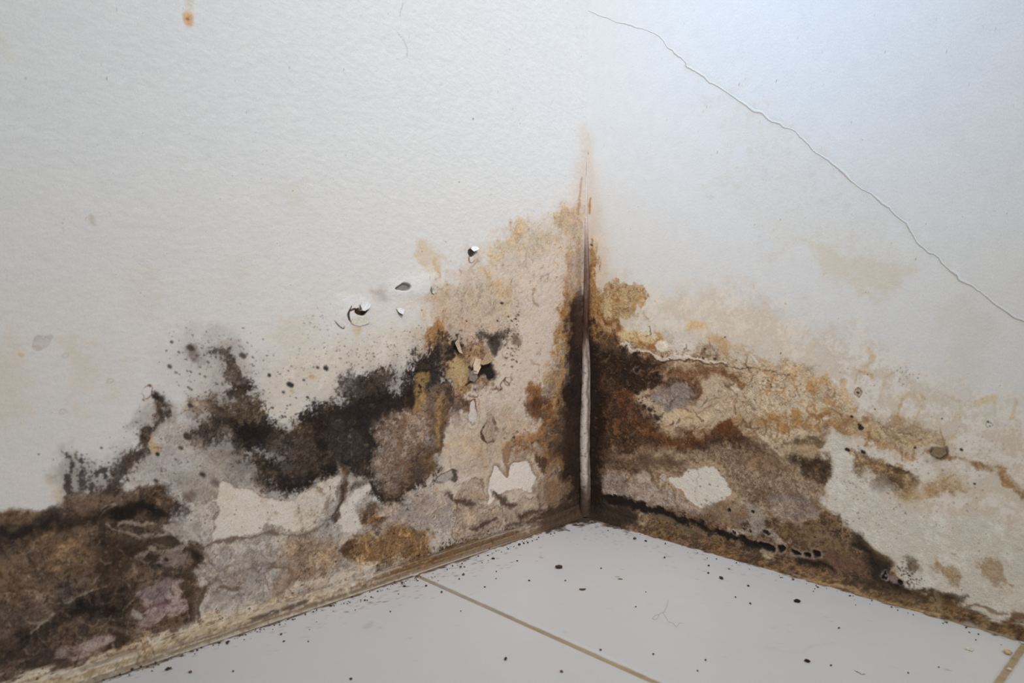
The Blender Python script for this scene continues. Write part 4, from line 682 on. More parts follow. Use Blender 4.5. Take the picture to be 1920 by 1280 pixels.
GY = float(on_floor(780, 1076)[1])         # tile joint parallel to the right wall
GX = float(on_floor(1915, 1215)[0])        # tile joint parallel to the left wall
GW = .0021                                  # half width of a joint
def paint_floor(X, Y, U, V):
    s = Surface(X, Y, U, V, (206, 203, 201), 401)
    L_ = s.line
    s.f['x'] = .7 * s.f['c'] + .3 * s.f['m']; s.T[:] = .035
    dj = np.minimum(np.abs(V - GY), np.abs(U - GX)).astype(np.float32)
    for k in (1, 2, 3):
        dj = np.minimum(dj, np.minimum(np.abs(V - GY + .33 * k), np.abs(U - GX - .33 * k)))
    e = dj + .00025 * s.f['m']
    j = 1 - sstep(GW * .8, GW * 1.15, e)
    s.h -= .0011 * (1 - sstep(GW * .7, GW * 1.9, dj)) + .0012 * (1 - sstep(GW * .5, GW * 1.2, dj)) * 0
    gc = np.array([158, 144, 130], np.float32) + s.f['s'][..., None] * np.array([12, 13, 15], np.float32)
    gc = gc + sstep(.06, .16, U)[..., None] * np.array([10, 2, -14], np.float32)
    s.col += (gc - s.col) * j[..., None]; s.T += .12 * j
    # faint dirt film
    s.fill([(1290, 1120), (1600, 1120), (1820, 1200), (1700, 1300), (1400, 1280)], (198, 195, 193), a=.5, soft=60, w=30, k=20, T=.04)
    # dirty edges of the tiles along both walls
    LE = [(-260, 1428), (0, 1340), (175, 1280), (475, 1179), (780, 1077), (960, 1016), (1075, 977)]
    RE = [(1097, 972), (1170, 990), (1330, 1036), (1480, 1079), (1690, 1138), (1900, 1199), (2200, 1284)]
    dl = s.u / 2300; n = s.f['m'] * .0022 + s.f['h'] * .0012
    m = 1 - sstep(-.0005, .0022, U + n - .0006); m2 = 1 - sstep(-.0005, .0022, -V + n - .0004)
    db = (.0015 + .0016 * (np.abs(V) < GY * -1.15) * (np.abs(V) > -GY * .75))
    m = np.maximum(m, 1 - sstep(0, .0016, U + n - db))
    dirt = np.maximum(m, m2); dc = np.array([112, 90, 70], np.float32) + s.f['h'][..., None] * 26
    s.col += (dc - s.col) * (dirt * .85)[..., None]; s.T += .4 * dirt
    s.D += np.maximum(.62 * np.exp(-np.maximum(U, 0) / .006), .42 * np.exp(-np.maximum(-V, 0) / .004)) * (np.minimum(U, -V) < .03)
    s.fill([(1040, 975), (1080, 955), (1130, 955), (1200, 985), (1165, 991), (1120, 982), (1085, 983), (1040, 994), (1020, 996)], (66, 51, 40), a=.92, soft=4, w=6, k=4, T=.4)
    s.scatter((60, 9), 300, (.3, 1.1), (112, 94, 82), 51, a=.6, path=[(220, 1275), (480, 1187), (700, 1112)])
    s.scatter((45, 8), 420, (.3, 1.4), (90, 74, 62), 52, a=.75, path=[(600, 1146), (780, 1085), (960, 1024)])
    s.scatter((60, 6), 200, (.4, 1.3), (110, 90, 74), 53, a=.6, path=[(1100, 985), (1250, 1022), (1480, 1090)])
    s.scatter((200, 990, 1900, 1280), 260, (.3, 1), (150, 144, 138), 54, a=.5)
    L_([(680, 1180, 2), (690, 1176, 4), (696, 1170, 2)], (176, 170, 164), a=.6, soft=4, w=4, k=4); L_([(1440, 1215, 1), (1500, 1220, 1.4), (1560, 1208, 1)], (190, 186, 182), a=.6, soft=3)
    L_([(1120, 975, 3), (1135, 985, 5)], TN, a=.5, soft=4)
    return s.finish()
# ---------------------------------------------------------------- materials
def mat(name, rough, bump_layers, spec=.3, rough_var=0.):
    m = bpy.data.materials.new(name); m.use_nodes = True; nt = m.node_tree; N = nt.nodes; L = nt.links
    b = N['Principled BSDF']; b.inputs['Roughness'].default_value = rough; b.inputs['Specular IOR Level'].default_value = spec
    at = N.new('ShaderNodeAttribute'); at.attribute_name = 'stain'
    co = N.new('ShaderNodeTexCoord')
    gr = N.new('ShaderNodeTexNoise'); gr.inputs['Scale'].default_value = 1500; gr.inputs['Detail'].default_value = 3
    L.new(co.outputs['Object'], gr.inputs['Vector'])
    mr = N.new('ShaderNodeMapRange'); mr.inputs[1].default_value = .25; mr.inputs[2].default_value = .75
    mr.inputs[3].default_value = 1 - .10 * (1 + rough_var); mr.inputs[4].default_value = 1 + .10 * (1 + rough_var)
    L.new(gr.outputs['Fac'], mr.inputs[0])
    mx = N.new('ShaderNodeVectorMath'); mx.operation = 'SCALE'
    L.new(at.outputs['Color'], mx.inputs[0]); L.new(mr.outputs[0], mx.inputs['Scale']); L.new(mx.outputs[0], b.inputs['Base Color'])
    prev = None
    for scale, dist, det, sx in bump_layers:
        mp = N.new('ShaderNodeMapping'); mp.inputs['Scale'].default_value = sx
        L.new(co.outputs['Object'], mp.inputs[0])
        n = N.new('ShaderNodeTexNoise'); n.inputs['Scale'].default_value = scale; n.inputs['Detail'].default_value = det
        L.new(mp.outputs[0], n.inputs['Vector'])
        bp = N.new('ShaderNodeBump'); bp.inputs['Strength'].default_value = 1; bp.inputs['Distance'].default_value = dist
        L.new(n.outputs['Fac'], bp.inputs['Height'])
        if prev: L.new(prev.outputs[0], bp.inputs['Normal'])
        prev = bp
    if prev: L.new(prev.outputs[0], b.inputs['Normal'])
    return m
M = {'paint_left': mat('rolled_wall_paint', .62, [(150, .00048, 2, (1, 1, 1.5)), (420, .0002, 3, (1, 1, 1))]),
     'paint_right': mat('smooth_wall_paint', .6, [(60, .0003, 2, (1, 1, 1)), (500, .00012, 3, (1, 1, 1))]),
     'rot': mat('mouldy_plaster', .85, [(220, .0009, 3, (1, 1, 1)), (900, .0003, 3, (1, 1, 1))], .2, .2),
     'tile': mat('glazed_floor_tile', .38, [(90, .00008, 2, (1, 1, 1))], .35, -.7),
     'bead': mat('old_sealant', .5, [(300, .0003, 3, (1, 1, .5))], .4, .3),
     'crumb': mat('dirt_crumb', .9, [(2000, .0002, 2, (1, 1, 1))], .2, 1.)}
def lin(c):
    c = np.asarray(c, np.float64) / 255
    return np.where(c <= .04045, c / 12.92, ((c + .055) / 1.055) ** 2.4)
GAIN = 1.22                                # measured display colour of neutral light -> albedo
def albedo(c): return np.clip(lin(c) * GAIN, 0, .92)

def build_mesh(name, co, faces, normals, colours, material, parent=None):
    used, inv = np.unique(faces, return_inverse=True); f = inv.reshape(faces.shape)
    me = bpy.data.meshes.new(name); nf, k = f.shape
    me.vertices.add(len(used)); me.vertices.foreach_set('co', co[used].astype(np.float32).ravel())
    me.loops.add(nf * k); me.loops.foreach_set('vertex_index', f.ravel().astype(np.int32))
    me.polygons.add(nf); me.polygons.foreach_set('loop_start', (np.arange(nf) * k).astype(np.int32))
    me.update(calc_edges=True); me.validate()
    me.polygons.foreach_set('use_smooth', np.ones(nf, bool))
    a = me.color_attributes.new('stain', 'FLOAT_COLOR', 'POINT')
    a.data.foreach_set('color', np.hstack([albedo(colours[used]), np.ones((len(used), 1))]).astype(np.float32).ravel())
    if normals is not None: me.normals_split_custom_set_from_vertices(normals[used].astype(np.float32).tolist())
    me.materials.append(material)
    o = bpy.data.objects.new(name, me); col.objects.link(o); o.parent = parent
    return o
def grid_faces(nr, nc, flip):
    i = np.arange(nr * nc).reshape(nr, nc)
    q = np.stack([i[:-1, :-1], i[:-1, 1:], i[1:, 1:], i[1:, :-1]], -1).reshape(-1, 4)
    return q[:, ::-1] if flip else q
def grid_normals(P, flip):
    du = np.gradient(P, axis=1); dv = np.gradient(P, axis=0); n = np.cross(du, dv)
    n /= np.linalg.norm(n, axis=-1, keepdims=True) + 1e-20
    return (-n if flip else n).reshape(-1, 3)

PART_LABELS = {'damp_stain': 'pale tan damp stain', 'brown_stain': 'brown water stain', 'black_mould': 'large patch of black mould',
    'black_mould_patch': 'black mould growth', 'brown_mould': 'dark brown mould and rot', 'ochre_patch': 'yellow-brown ochre stain', 'peeled_plaster': 'peeled cream plaster scales',
    'plaster_hole': 'dark hole in the plaster', 'bare_plaster_patch': 'scraped pale bare plaster', 'lime_streak': 'pale yellow lime streak along the foot of the wall',
    'rust_spot': 'small rusty orange spot', 'paint_blister': 'small raised paint blister', 'hairline_crack': 'thin diagonal hairline crack', 'peeling_paint_edge': 'wavy white lifted paint edge'}
def surface_object(name, label, P, S, flip, materials, disp_axis, sign, fade):
    """one wall or floor: the clean face is the structure object, every patch of damage is a child sharing its border"""
    nr, nc = P.shape[:2]
    P[..., disp_axis] += sign * S.h * fade
    nrm = grid_normals(P, flip); co = P.reshape(-1, 3); faces = grid_faces(nr, nc, flip)
    ids = S.id.ravel()[faces[:, 0]].copy(); cols = S.col.reshape(-1, 3)
    cnt = np.bincount(ids, minlength=len(S.names))
    for j in range(1, len(S.names)):
        if cnt[j] < 40: ids[ids == j] = 0
    root = build_mesh(name, co, faces[ids == 0], nrm, cols, materials[0])
    root['kind'] = 'structure'; root['label'] = label
    for j in range(1, len(S.names)):
        m = ids == j
        if not m.any(): continue
        k = S.names[j].split('|')[0]
        ch = build_mesh(k, co, faces[m], nrm, cols, materials[0 if k in ('damp_stain', 'hairline_crack', 'rust_spot', 'paint_blister') else 1], root)
        if k in PART_LABELS: ch['label'] = PART_LABELS[k]
    return root

STEP = 1.25
def growing(a, first, limit, factor=1.22):
    out = []; d = first; x = a
    while x < limit:
        x += d; d *= factor; out.append(min(x, limit))
    return out
# ---------------------------------------------------------------- left wall: plane x = -FD, running towards the viewer along -y
pxs = np.concatenate([np.arange(1100, -60, -STEP), np.arange(-60, -620, -4)])
us = np.array([FD - on_left(p, HOR)[1] for p in pxs]); us = us[us > 0]; us = np.concatenate([[0], us])
UL = us[-1]; us = np.concatenate([us, growing(UL, us[-1] - us[-2], 1.5)])
def rows(fn, px):
    z = []; y = float(1290)
    while y > 280: z.append(fn(px, y)[2]); y -= STEP * (1.0 if y > 560 else 1.3)
    while y > -120: z.append(fn(px, y)[2]); y -= 4
    z = np.array(z); z = z[z > 0.0004]; z = np.concatenate([[0], z])
    return np.concatenate([z, growing(z[-1], z[-1] - z[-2], 2.4)])
zs = rows(on_left, 560)
Ug, Zg = np.meshgrid(us, zs)
P = np.stack([np.full_like(Ug, -FD), FD - Ug, Zg], -1)
Uc = np.minimum(Ug, UL)                                    # beyond the photo the last stains simply run on
Xp, Yp = project(np.stack([np.full_like(Ug, -FD), FD - Uc, np.minimum(Zg, .62)], -1))
S = paint_left(Xp, Yp, FD - Ug, Zg)
fade = np.clip(Ug / .004, 0, 1)
wall_left = surface_object('wall_left', 'white rolled-paint wall on the left with a wide band of black mould above the floor', P, S, True, (M['paint_left'], M['rot']), 0, 1, fade)

# ---------------------------------------------------------------- right wall: plane y = FD, running along +x
pxs = np.concatenate([np.arange(1100, 1980, STEP), np.arange(1980, 2700, 4)])
us = np.array([on_right(p, HOR)[0] + FD for p in pxs]); us = us[us > 0]; us = np.concatenate([[0], us])
UR = us[-1]; us = np.concatenate([us, growing(UR, us[-1] - us[-2], 1.6)])
zs = rows(on_right, 1480)
Ug, Zg = np.meshgrid(us, zs)
P = np.stack([Ug - FD, np.full_like(Ug, FD), Zg], -1)
Uc = np.minimum(Ug, UR)
Xp, Yp = project(np.stack([Uc - FD, np.full_like(Ug, FD), np.minimum(Zg, .62)], -1))
S = paint_right(Xp, Yp, Ug - FD, Zg)
fade = np.clip(Ug / .004, 0, 1)
wall_right = surface_object('wall_right', 'white wall on the right with a diagonal hairline crack and brown damp stains', P, S, False, (M['paint_right'], M['rot']), 1, -1, fade)

# ---------------------------------------------------------------- tiled floor
def floor_axis(lo, hi, marks):
    v = [lo]
    while v[-1] < hi:
        x = v[-1]; d = .0009 + .0016 * min(1, max(0, x - .02) / .12)
        if x > .5: d = .02
        for mk, wd in marks:
            if abs(x - mk) < wd: d = min(d, .00045)
        v.append(x + d)
    return np.array(v)
ax = floor_axis(-.0001, 1.3, [(GX, .006), (0, .006)])
ay = floor_axis(-.0001, 1.3, [(-GY, .006), (0, .006)])
Ug, Vg = np.meshgrid(ax, -ay)
P = np.stack([Ug, Vg, np.zeros_like(Ug)], -1)
Pc = P.copy(); dep = (P - CAM) @ RW.T
Xp, Yp = project(P); bad = -dep[..., 2] < .08; Xp[bad] = 960; Yp[bad] = 3000
S = paint_floor(Xp, Yp, Ug, Vg)
fl = surface_object('floor', 'pale glossy floor tiles with tan grout joints', P, S, True, (M['tile'], M['tile']), 2, 1, 1)

# ---------------------------------------------------------------- sealant fillets that close the foot of each wall
def fillet(name, label, along, fn_pt, painter, flip, hgt):
    t = np.linspace(0, 1, 13); n = len(along)
    U, T = np.meshgrid(along, t)
    wob = fbm((U * 2300).astype(np.float32), (T * 30).astype(np.float32), 26, 4, 77)
    hh = hgt(U) * (1 + .12 * fbm((U * 2300).astype(np.float32), np.zeros_like(U, dtype=np.float32), 50, 3, 78))
    wf = fbm((U * 2300).astype(np.float32), (T * 30).astype(np.float32), 8, 3, 79)
    out = .0002 + (.0006 * wob + .0005 * wf) * np.sin(T * math.pi)                       # bulge and crumble
    a = FD * 1.0 * (1 - T) ** 1.15                                        # distance from the wall
    z = hh * T ** 1.05 + .0005 * (wob + wf) * np.sin(T * math.pi)
    P = fn_pt(U, a + out, z)
    Xp, Yp = project(fn_pt(np.minimum(U, UL if 'left' in name else UR), a, z))
    S = painter(Xp, Yp, P[..., 1] if 'left' in name else P[..., 0], z - a)
    o = build_mesh(name, P.reshape(-1, 3), grid_faces(13, n, flip), grid_normals(P, flip), S.col.reshape(-1, 3), M['rot'])
    o['kind'] = 'structure'; o['label'] = label; return o
al = np.concatenate([np.arange(0, .56, .0009), np.linspace(.562, 1.5, 40)])
fillet('trim_1', 'crumbling pale sealant strip at the foot of the left wall', al, lambda u, a, z: np.stack([-FD + a, FD - u, z], -1), paint_left, True, lambda u: .009 + .005 * np.exp(-u / .018))
fillet('trim_2', 'brown rotten sealant strip at the foot of the right wall', al, lambda u, a, z: np.stack([u - FD, FD - a, z], -1), paint_right, False, lambda u: .008 + .006 * np.exp(-u / .022))

# ---------------------------------------------------------------- bead of sealant standing in the corner
def paint_bead(X, Y, U, V):
    s = Surface(X, Y, U, V, (202, 186, 174), 611); s.T[:] = .35
    top = sstep(420, 330, Y); s.col += (np.array([212, 207, 203]) - s.col) * top[..., None]
    mid = sstep(400, 520, Y) * sstep(700, 600, Y + 18 * s.f['d']) * .95
    s.col += ((np.array([112, 86, 72]) + s.f['d'][..., None] * 26 - 40 * sstep(520, 600, Y)[..., None]) - s.col) * np.clip(mid, 0, 1)[..., None]
    low = sstep(890, 938, Y + 14 * s.f['m']); s.col += (np.array([70, 54, 44]) - s.col) * (.92 * low)[..., None]
    s.line([(1084, 700, 1.5), (1082, 800, 2), (1079, 930, 2.5)], (84, 66, 56), a=.8, soft=3, w=3)
    s.line([(1102, 660, 1.5), (1104, 800, 2), (1104, 930, 2.5)], (92, 72, 60), a=.8, soft=3, w=3)
    s.scatter((5, 20), 60, (.6, 1.7), (92, 76, 70), 62, path=[(1092, 700), (1090, 930)])
    s.line([(1088, 640, 2), (1090, 700, 2), (1090, 790, 1.5)], (120, 94, 80), a=.5, soft=3, w=6, k=4)
    s.D[:] = .22 * sstep(640, 900, Y)
    return s.finish()
zt = float(on_left(1090, 300)[2]); nz, na = 420, 18
Zb, Ab = np.meshgrid(np.linspace(.001, zt, nz), np.linspace(-.35 * math.pi, .85 * math.pi, na), indexing='ij')
rr = np.interp(Zb[:, :1], [0, .02, .10, .155, .17, .20, .26, zt], [.0056, .0050, .0046, .0036, .0030, .0028, .0018, .0003])
wv = fbm((Ab * 8).astype(np.float32), (Zb * 2300).astype(np.float32), 40, 4, 91)
R2 = rr * (1 + .09 * wv)
ang = -math.pi / 4 - .25 * math.pi + Ab                     # faces the room (+x, -y)
bx = -FD + rr * .75 + .0006 * np.sin(Zb * 60); by = FD - rr * .75
P = np.stack([bx + R2 * np.cos(ang), by + R2 * np.sin(ang), Zb], -1)
Xp, Yp = project(P)
S = paint_bead(Xp, Yp, Ab * .004, Zb)
o = build_mesh('trim_3', P.reshape(-1, 3), grid_faces(nz, na, False), grid_normals(P, False), S.col.reshape(-1, 3), M['bead'])
o['kind'] = 'structure'; o['label'] = 'whitish rounded sealant bead standing in the corner between the two walls'

# ---------------------------------------------------------------- the diagonal crack: a lifted paint lip above a fine open line
cp = smooth_open([(x, y, w) for x, y, w in CRK], 9); rng = np.random.default_rng(8)
jit = np.interp(np.arange(len(cp)), np.arange(0, len(cp) + 4, 4), rng.normal(0, 1.3, len(np.arange(0, len(cp) + 4, 4)))) + rng.normal(0, .3, len(cp))
nrm2 = np.gradient(cp[:, :2], axis=0); nrm2 /= np.linalg.norm(nrm2, axis=1)[:, None]; nrm2 = np.stack([nrm2[:, 1], -nrm2[:, 0]], 1)
mid = cp[:, :2] + nrm2 * jit[:, None]; wd = cp[:, 2] * np.clip(1 + .5 * np.interp(np.arange(len(cp)), np.arange(0, len(cp) + 7, 7), rng.normal(0, .8, len(np.arange(0, len(cp) + 7, 7)))), .25, 2)
def ribbon(name, offs, lifts, cols, lab):
    vs = []; cs = []
    for i in range(len(mid)):
        for o_, l_, c_ in zip(offs, lifts, cols):
            q = on_right(*(mid[i] + nrm2[i] * o_ * wd[i])); q[1] -= l_; vs.append(q); cs.append(c_)
    k = len(offs)
    f = [[i * k + j, i * k + j + 1, (i + 1) * k + j + 1, (i + 1) * k + j] for i in range(len(mid) - 1) for j in range(k - 1)]
    o = build_mesh(name, np.array(vs), np.array(f)[:, ::-1], None, np.array(cs, float), M['paint_right'], wall_right); o['label'] = lab
ribbon('hairline_crack', [-1.1, -.35, .35, .9, 3.2], [.00006, .00010, .00010, .00022, .00006], [(212, 207, 202), (178, 162, 146), (182, 166, 150), (222, 220, 216), (216, 214, 211)], PART_LABELS['hairline_crack'])

# ---------------------------------------------------------------- curled flakes of paint still hanging on the left wall
def angular(p, n):
    p = np.array(p, float); return np.array([p[i] + (p[(i + 1) % len(p)] - p[i]) * (k / n) for i in range(len(p)) for k in range(n)])
def flake(pts, hinge, lift, colour, back, name='paint_flake', curl=1.6, label=None, on=on_left, parent=wall_left, axis=0, sign=1, base=.0004):
    C = np.mean(pts, axis=0); out = angular(pts, 4); n = len(out); hinge = np.array(hinge, float)
    far = max(np.hypot(*(p - hinge)) for p in out); rings = 7; vs = []; cs = []
    rng = np.random.default_rng(int(C[0]))
    for side in (0, 1):
        for r in range(rings + 1):
            for i in range(n):
                p = C + (out[i] - C) * (r / rings)
                t = np.hypot(*(p - hinge)) / far
                q = on(*p); q[axis] += sign * (base + lift * t ** curl + .0002 * math.sin(p[0] * .9) * math.cos(p[1] * .8) - (.00035 if side else 0))
                vs.append(q); cs.append(np.array(back if side else colour, float) * (1 + rng.normal(0, .035)))
    f = []; K_ = (rings + 1) * n
    for side in (0, 1):
        for r in range(rings):
            for i in range(n):
                a, b = side * K_ + r * n + i, side * K_ + r * n + (i + 1) % n
                q = [a, b, b + n, a + n]; f.append(q if side else q[::-1])
    for i in range(n):
        a, b = rings * n + i, rings * n + (i + 1) % n
        f.append([a, b, K_ + b, K_ + a])
    o = build_mesh(name, np.array(vs), np.array(f), None, np.array(cs), M['paint_left'], parent)
    bm = bmesh.new(); bm.from_mesh(o.data); bmesh.ops.remove_doubles(bm, verts=bm.verts, dist=1e-6); bmesh.ops.recalc_face_normals(bm, faces=bm.faces); bm.to_mesh(o.data); bm.free()
    o['label'] = label or 'curled flake of white paint'
    return o
FW = (216, 213, 210)
flake([(674, 573), (679, 565), (688, 566), (694, 571), (690, 578), (680, 583), (675, 582)], (684, 562), .0028, (214, 212, 209), (130, 104, 84))
flake([(657, 605), (661, 597), (668, 592), (680, 593), (688, 592), (691, 606), (676, 612), (664, 610)], (674, 620), .0012, (216, 206, 192), (150, 120, 92))
flake([(880, 466), (885, 461), (892, 462), (894, 467), (888, 470), (883, 472)], (884, 458), .0035, (226, 222, 214), (120, 110, 100))
flake([(899, 672), (905, 652), (907, 660), (916, 668), (922, 674), (912, 682), (902, 684), (895, 682)], (914, 690), .0085, (206, 176, 146), (96, 64, 44), label='curled brown-edged flake of plaster over a dark hole', curl=1.2)
flake([(884, 684), (890, 672), (902, 674), (898, 688), (890, 700), (882, 700)], (896, 668), .004, (208, 182, 152), (120, 90, 66), label='cream plaster flake', curl=1.2)
flake([(874, 700), (880, 692), (889, 696), (893, 708), (888, 716), (876, 712)], (890, 720), .0045, (150, 136, 128), (90, 72, 60), label='small grey plaster flake', curl=1.2)
flake([(808, 548), (811, 538), (818, 540), (818, 548), (813, 552)], (813, 556), .0025, (222, 214, 202), (120, 96, 76))
flake([(742, 578), (750, 576), (756, 581), (752, 590), (746, 586)], (744, 574), .0028, FW, (120, 92, 76))
flake([(848, 642), (856, 634), (862, 650), (866, 664), (858, 660)], (872, 650), .003, (196, 172, 146), (70, 52, 40), label='tan plaster flake')
flake([(1748, 850), (1756, 838), (1774, 836), (1776, 850), (1764, 858)], (1776, 862), .0045, (150, 124, 100), (84, 62, 46), label='brown blister of lifted paint', on=on_right, parent=wall_right, axis=1, sign=-1)

# ---------------------------------------------------------------- crumbs, chips and a hair on the tiles: things of their own
def crumb_mesh(name, size, squash, colour, seed, stretch=1.0, sub=2):
    bm = bmesh.new(); bmesh.ops.create_icosphere(bm, subdivisions=sub, radius=1)
    rng = np.random.default_rng(seed); off = rng.uniform(0, 50, 2)
    for v in bm.verts:
        c = v.co; k = 1 + .6 * float(perlin(np.array([c.x * 1.6 + off[0] + c.z]), np.array([c.y * 1.6 + off[1] - c.z]), seed)[0]) + rng.uniform(-.1, .1)
        v.co = Vector((c.x * k * size * .85 * stretch, c.y * k * size * .85, c.z * k * size * squash))
    zmin = min(v.co.z for v in bm.verts)
    for v in bm.verts: v.co.z -= zmin
    me = bpy.data.meshes.new(name); bm.to_mesh(me); bm.free()
    a = me.color_attributes.new('stain', 'FLOAT_COLOR', 'POINT')
    cc = np.array([np.append(albedo(np.array(colour) * rng.uniform(.85, 1.15)), 1) for _ in me.vertices], np.float32)
    a.data.foreach_set('color', cc.ravel()); me.materials.append(M['crumb']); return me
def thing(name, me, px, py, rot, label, cat, group=None, s=1.):
    o = bpy.data.objects.new(name, me); col.objects.link(o)
    p = on_floor(px, py); o.location = (p[0], p[1], 0.0); o.rotation_euler = (0, 0, rot); o.scale = (s, s, s)
    o['label'] = label; o['category'] = cat
    if group: o['group'] = group
    return o
DARK = (74, 60, 52)
protos = [crumb_mesh('crumb', .00075, .7, c, 100 + i, st) for i, (c, st) in enumerate([(DARK, 1.3), ((84, 66, 54), 1.), ((64, 52, 46), 1.7), ((110, 86, 66), 1.2)])]
CR_ = [(974, 1022, 1.5), (982, 1019, 1.3), (925, 1048, 1.3), (904, 1055, .9), (970, 1052, .8), (897, 1043, 1), (917, 1029, .9), (869, 1078, 1.4), (861, 1086, .9), (930, 1085, .8), (992, 1089, .9), (1060, 1089, 1.1),
       (909, 1101, .8), (828, 1111, 1.1), (799, 1099, 1.2), (864, 1146, .8), (732, 1147, .8), (527, 1190, 1.1), (532, 1203, .8), (578, 1203, .7), (426, 1207, 1.1), (356, 1217, 1.1), (315, 1256, 1.5), (357, 1261, 1.5), (437, 1259, .7),
       (658, 1274, 1), (948, 1236, 1.1), (1053, 1260, 1.2), (696, 1120, 1), (684, 1126, 1), (758, 1100, 1.1), (740, 1092, 1.2), (660, 1120, 1), (1127, 1066, 1), (1192, 1138, .7), (1211, 1110, .6), (1246, 1046, 1.1),
       (1190, 1011, 1.7), (1211, 1015, 1.2), (1306, 1024, 2.2), (1329, 1061, 1), (1328, 1075, 1.2), (1352, 1085, 1.5), (1367, 1067, .9), (1403, 1099, 1.1), (1379, 1120, .8), (1407, 1132, 1), (1487, 1087, 1.4), (1573, 1178, 1),
       (1323, 1238, 1), (1225, 1227, .7), (1126, 1219, 1), (1558, 1248, .8), (1760, 1251, .7), (1703, 1262, .7), (1308, 1258, .9), (980, 1000, 1.1), (1010, 1008, .9), (1040, 1000, .8), (1140, 995, .9)]
rng = np.random.default_rng(5)
GRP = 'dark crumbs of dirt scattered on the floor tiles'; LAB = 'tiny dark crumb of dirt lying on the pale floor tiles'
for i, (x, y, s) in enumerate(CR_):
    thing('dirt_crumb', protos[i % 4], x, y, rng.uniform(0, 6), LAB, 'dirt crumb', GRP, s * rng.uniform(.85, 1.1))
near = [(175, 1280), (475, 1182), (780, 1082), (1040, 996)]
for i in range(90):
    k = min(2, int(rng.random() ** .7 * 3)); t = rng.random()
    x = near[k][0] + (near[k + 1][0] - near[k][0]) * t; y = near[k][1] + (near[k + 1][1] - near[k][1]) * t
    d = rng.exponential(7) + 1
    thing('dirt_crumb', protos[rng.integers(4)], x + rng.normal(0, 4), y + d, rng.uniform(0, 6), LAB, 'dirt crumb', GRP, rng.uniform(.25, .7) + (.4 if i % 12 == 0 else 0))
for i in range(85):
    k = min(2, int(rng.random() ** .8 * 3)); t = rng.random()
    x = near[k][0] + (near[k + 1][0] - near[k][0]) * t; y = near[k][1] + (near[k + 1][1] - near[k][1]) * t
    thing('dirt_crumb', protos[rng.integers(4)], x, y + rng.uniform(.5, 5), rng.uniform(0, 6), LAB, 'dirt crumb', GRP, rng.uniform(.3, .9))
for i in range(45):
    t = rng.random(); x = 1130 + 770 * t; y = 978 + 222 * t + .5
    thing('dirt_crumb', protos[rng.integers(4)], x, y + rng.exponential(5) + 2, rng.uniform(0, 6), LAB, 'dirt crumb', GRP, rng.uniform(.3, .8))
thing('dirt_clump', crumb_mesh('clump', .0021, .55, (70, 54, 46), 201, 1.5, 3), 1048, 1065, .7, 'largest dark clump of dirt on the middle tile below the corner', 'dirt clump')
thing('wood_splinter', crumb_mesh('splinter', .0009, .6, (92, 76, 58), 202, 3.0, 3), 1092, 1106, .9, 'short brown splinter lying flat on the middle tile', 'splinter')
thing('wood_splinter', crumb_mesh('splinter', .0006, .6, (120, 104, 86), 203, 3.2, 3), 1163, 1086, .75, 'fainter, thinner splinter to the right of the brown one', 'splinter')
thing('grit_grain', crumb_mesh('grain', .00135, .7, (44, 38, 36), 204, 1.5, 3), 1494, 1129, .2, 'black oval grain of grit on the tile below the right wall', 'grit')
thing('grit_grain', crumb_mesh('grain', .0011, .7, (52, 36, 36), 205, 1.6, 3), 1513, 1241, .2, 'dark reddish grain of grit near the bottom edge of the right tile', 'grit')
thing('paint_chip', crumb_mesh('chip', .0019, .3, (206, 198, 180), 206, 1.3, 3), 1817, 1218, .4, 'small cream paint chip on the tile near the right joint', 'paint chip')
thing('paint_chip', crumb_mesh('chip', .0024, .35, (200, 172, 132), 207, 1.2, 3), 1890, 1225, 1.0, 'tan paint chip, the largest, beside the right tile joint', 'paint chip')
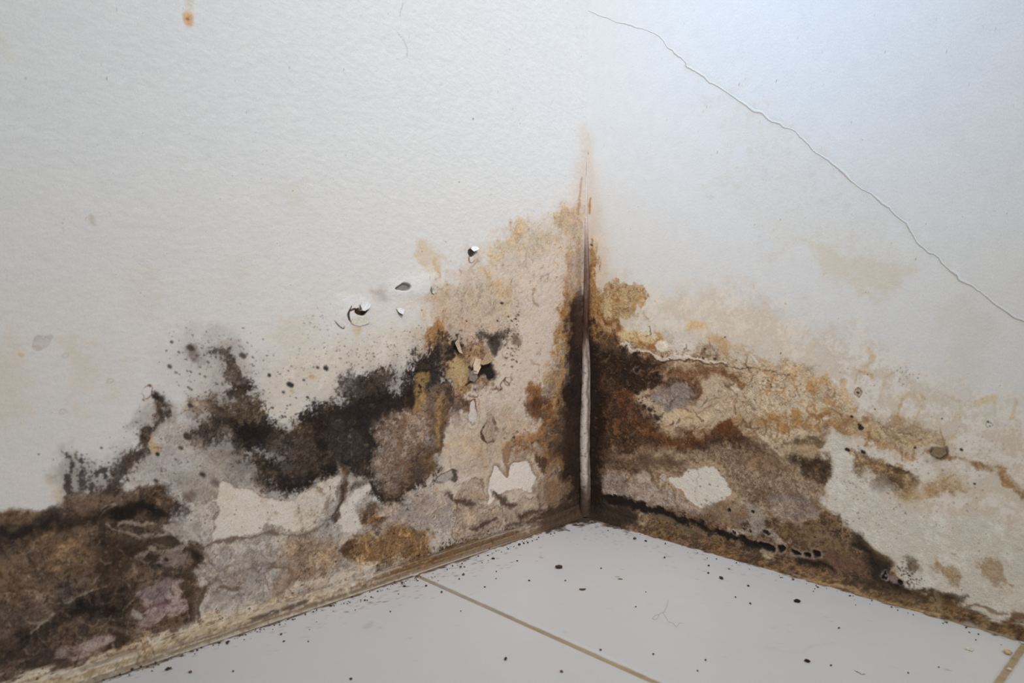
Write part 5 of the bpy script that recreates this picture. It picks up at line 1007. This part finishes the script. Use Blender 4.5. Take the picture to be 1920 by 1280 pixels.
thing('paint_chip', crumb_mesh('chip', .0019, .25, (214, 210, 204), 208, 1.7, 3), 1613, 1260, 2.6, 'flat white paint chip at the bottom edge of the right tile', 'paint chip')
thing('paint_chip', crumb_mesh('chip', .0011, .4, (206, 200, 190), 209, 1.3, 3), 1893, 1255, .3, 'small white paint chip lying in the right tile joint', 'paint chip')
# fine hair
hv, hf = [], []
for pl in ([(1223, 1160), (1231, 1161), (1236, 1152), (1243, 1149), (1249, 1158), (1254, 1166), (1262, 1168), (1268, 1175), (1274, 1168), (1279, 1169)], [(1243, 1149), (1249, 1140), (1253, 1126)], [(1223, 1160), (1228, 1154), (1236, 1152)]):
    q = np.array([on_floor(x, y) for x, y in smooth_open(pl, 5)]); n0 = len(hv)
    for i, p in enumerate(q):
        tg = q[min(i + 1, len(q) - 1)] - q[max(i - 1, 0)]; tg /= np.linalg.norm(tg); sd = np.array([-tg[1], tg[0], 0])
        for kk in range(5):
            aa = kk / 5 * 2 * math.pi; hv.append(p + .00009 * (sd * math.cos(aa) + np.array([0, 0, math.sin(aa)])) + np.array([0, 0, .0001]))
            if i: b0 = n0 + (i - 1) * 5; hf.append([b0 + kk, b0 + (kk + 1) % 5, b0 + 5 + (kk + 1) % 5, b0 + 5 + kk])
hm = bpy.data.materials.new('grey_hair'); hm.use_nodes = True; hb = hm.node_tree.nodes['Principled BSDF']; hb.inputs['Base Color'].default_value = (.36, .33, .3, 1); hb.inputs['Roughness'].default_value = .5
nz_ = hm.node_tree.nodes.new('ShaderNodeTexNoise'); rp = hm.node_tree.nodes.new('ShaderNodeValToRGB'); rp.color_ramp.elements[0].color = (.3, .27, .24, 1); rp.color_ramp.elements[1].color = (.46, .43, .4, 1)
hm.node_tree.links.new(nz_.outputs['Fac'], rp.inputs[0]); hm.node_tree.links.new(rp.outputs[0], hb.inputs['Base Color'])
ho = build_mesh('hair_fibre', np.array(hv), np.array(hf), None, np.full((len(hv), 3), 150.), hm)
ho['label'] = 'thin grey curly hair lying on the middle tile'; ho['category'] = 'hair'
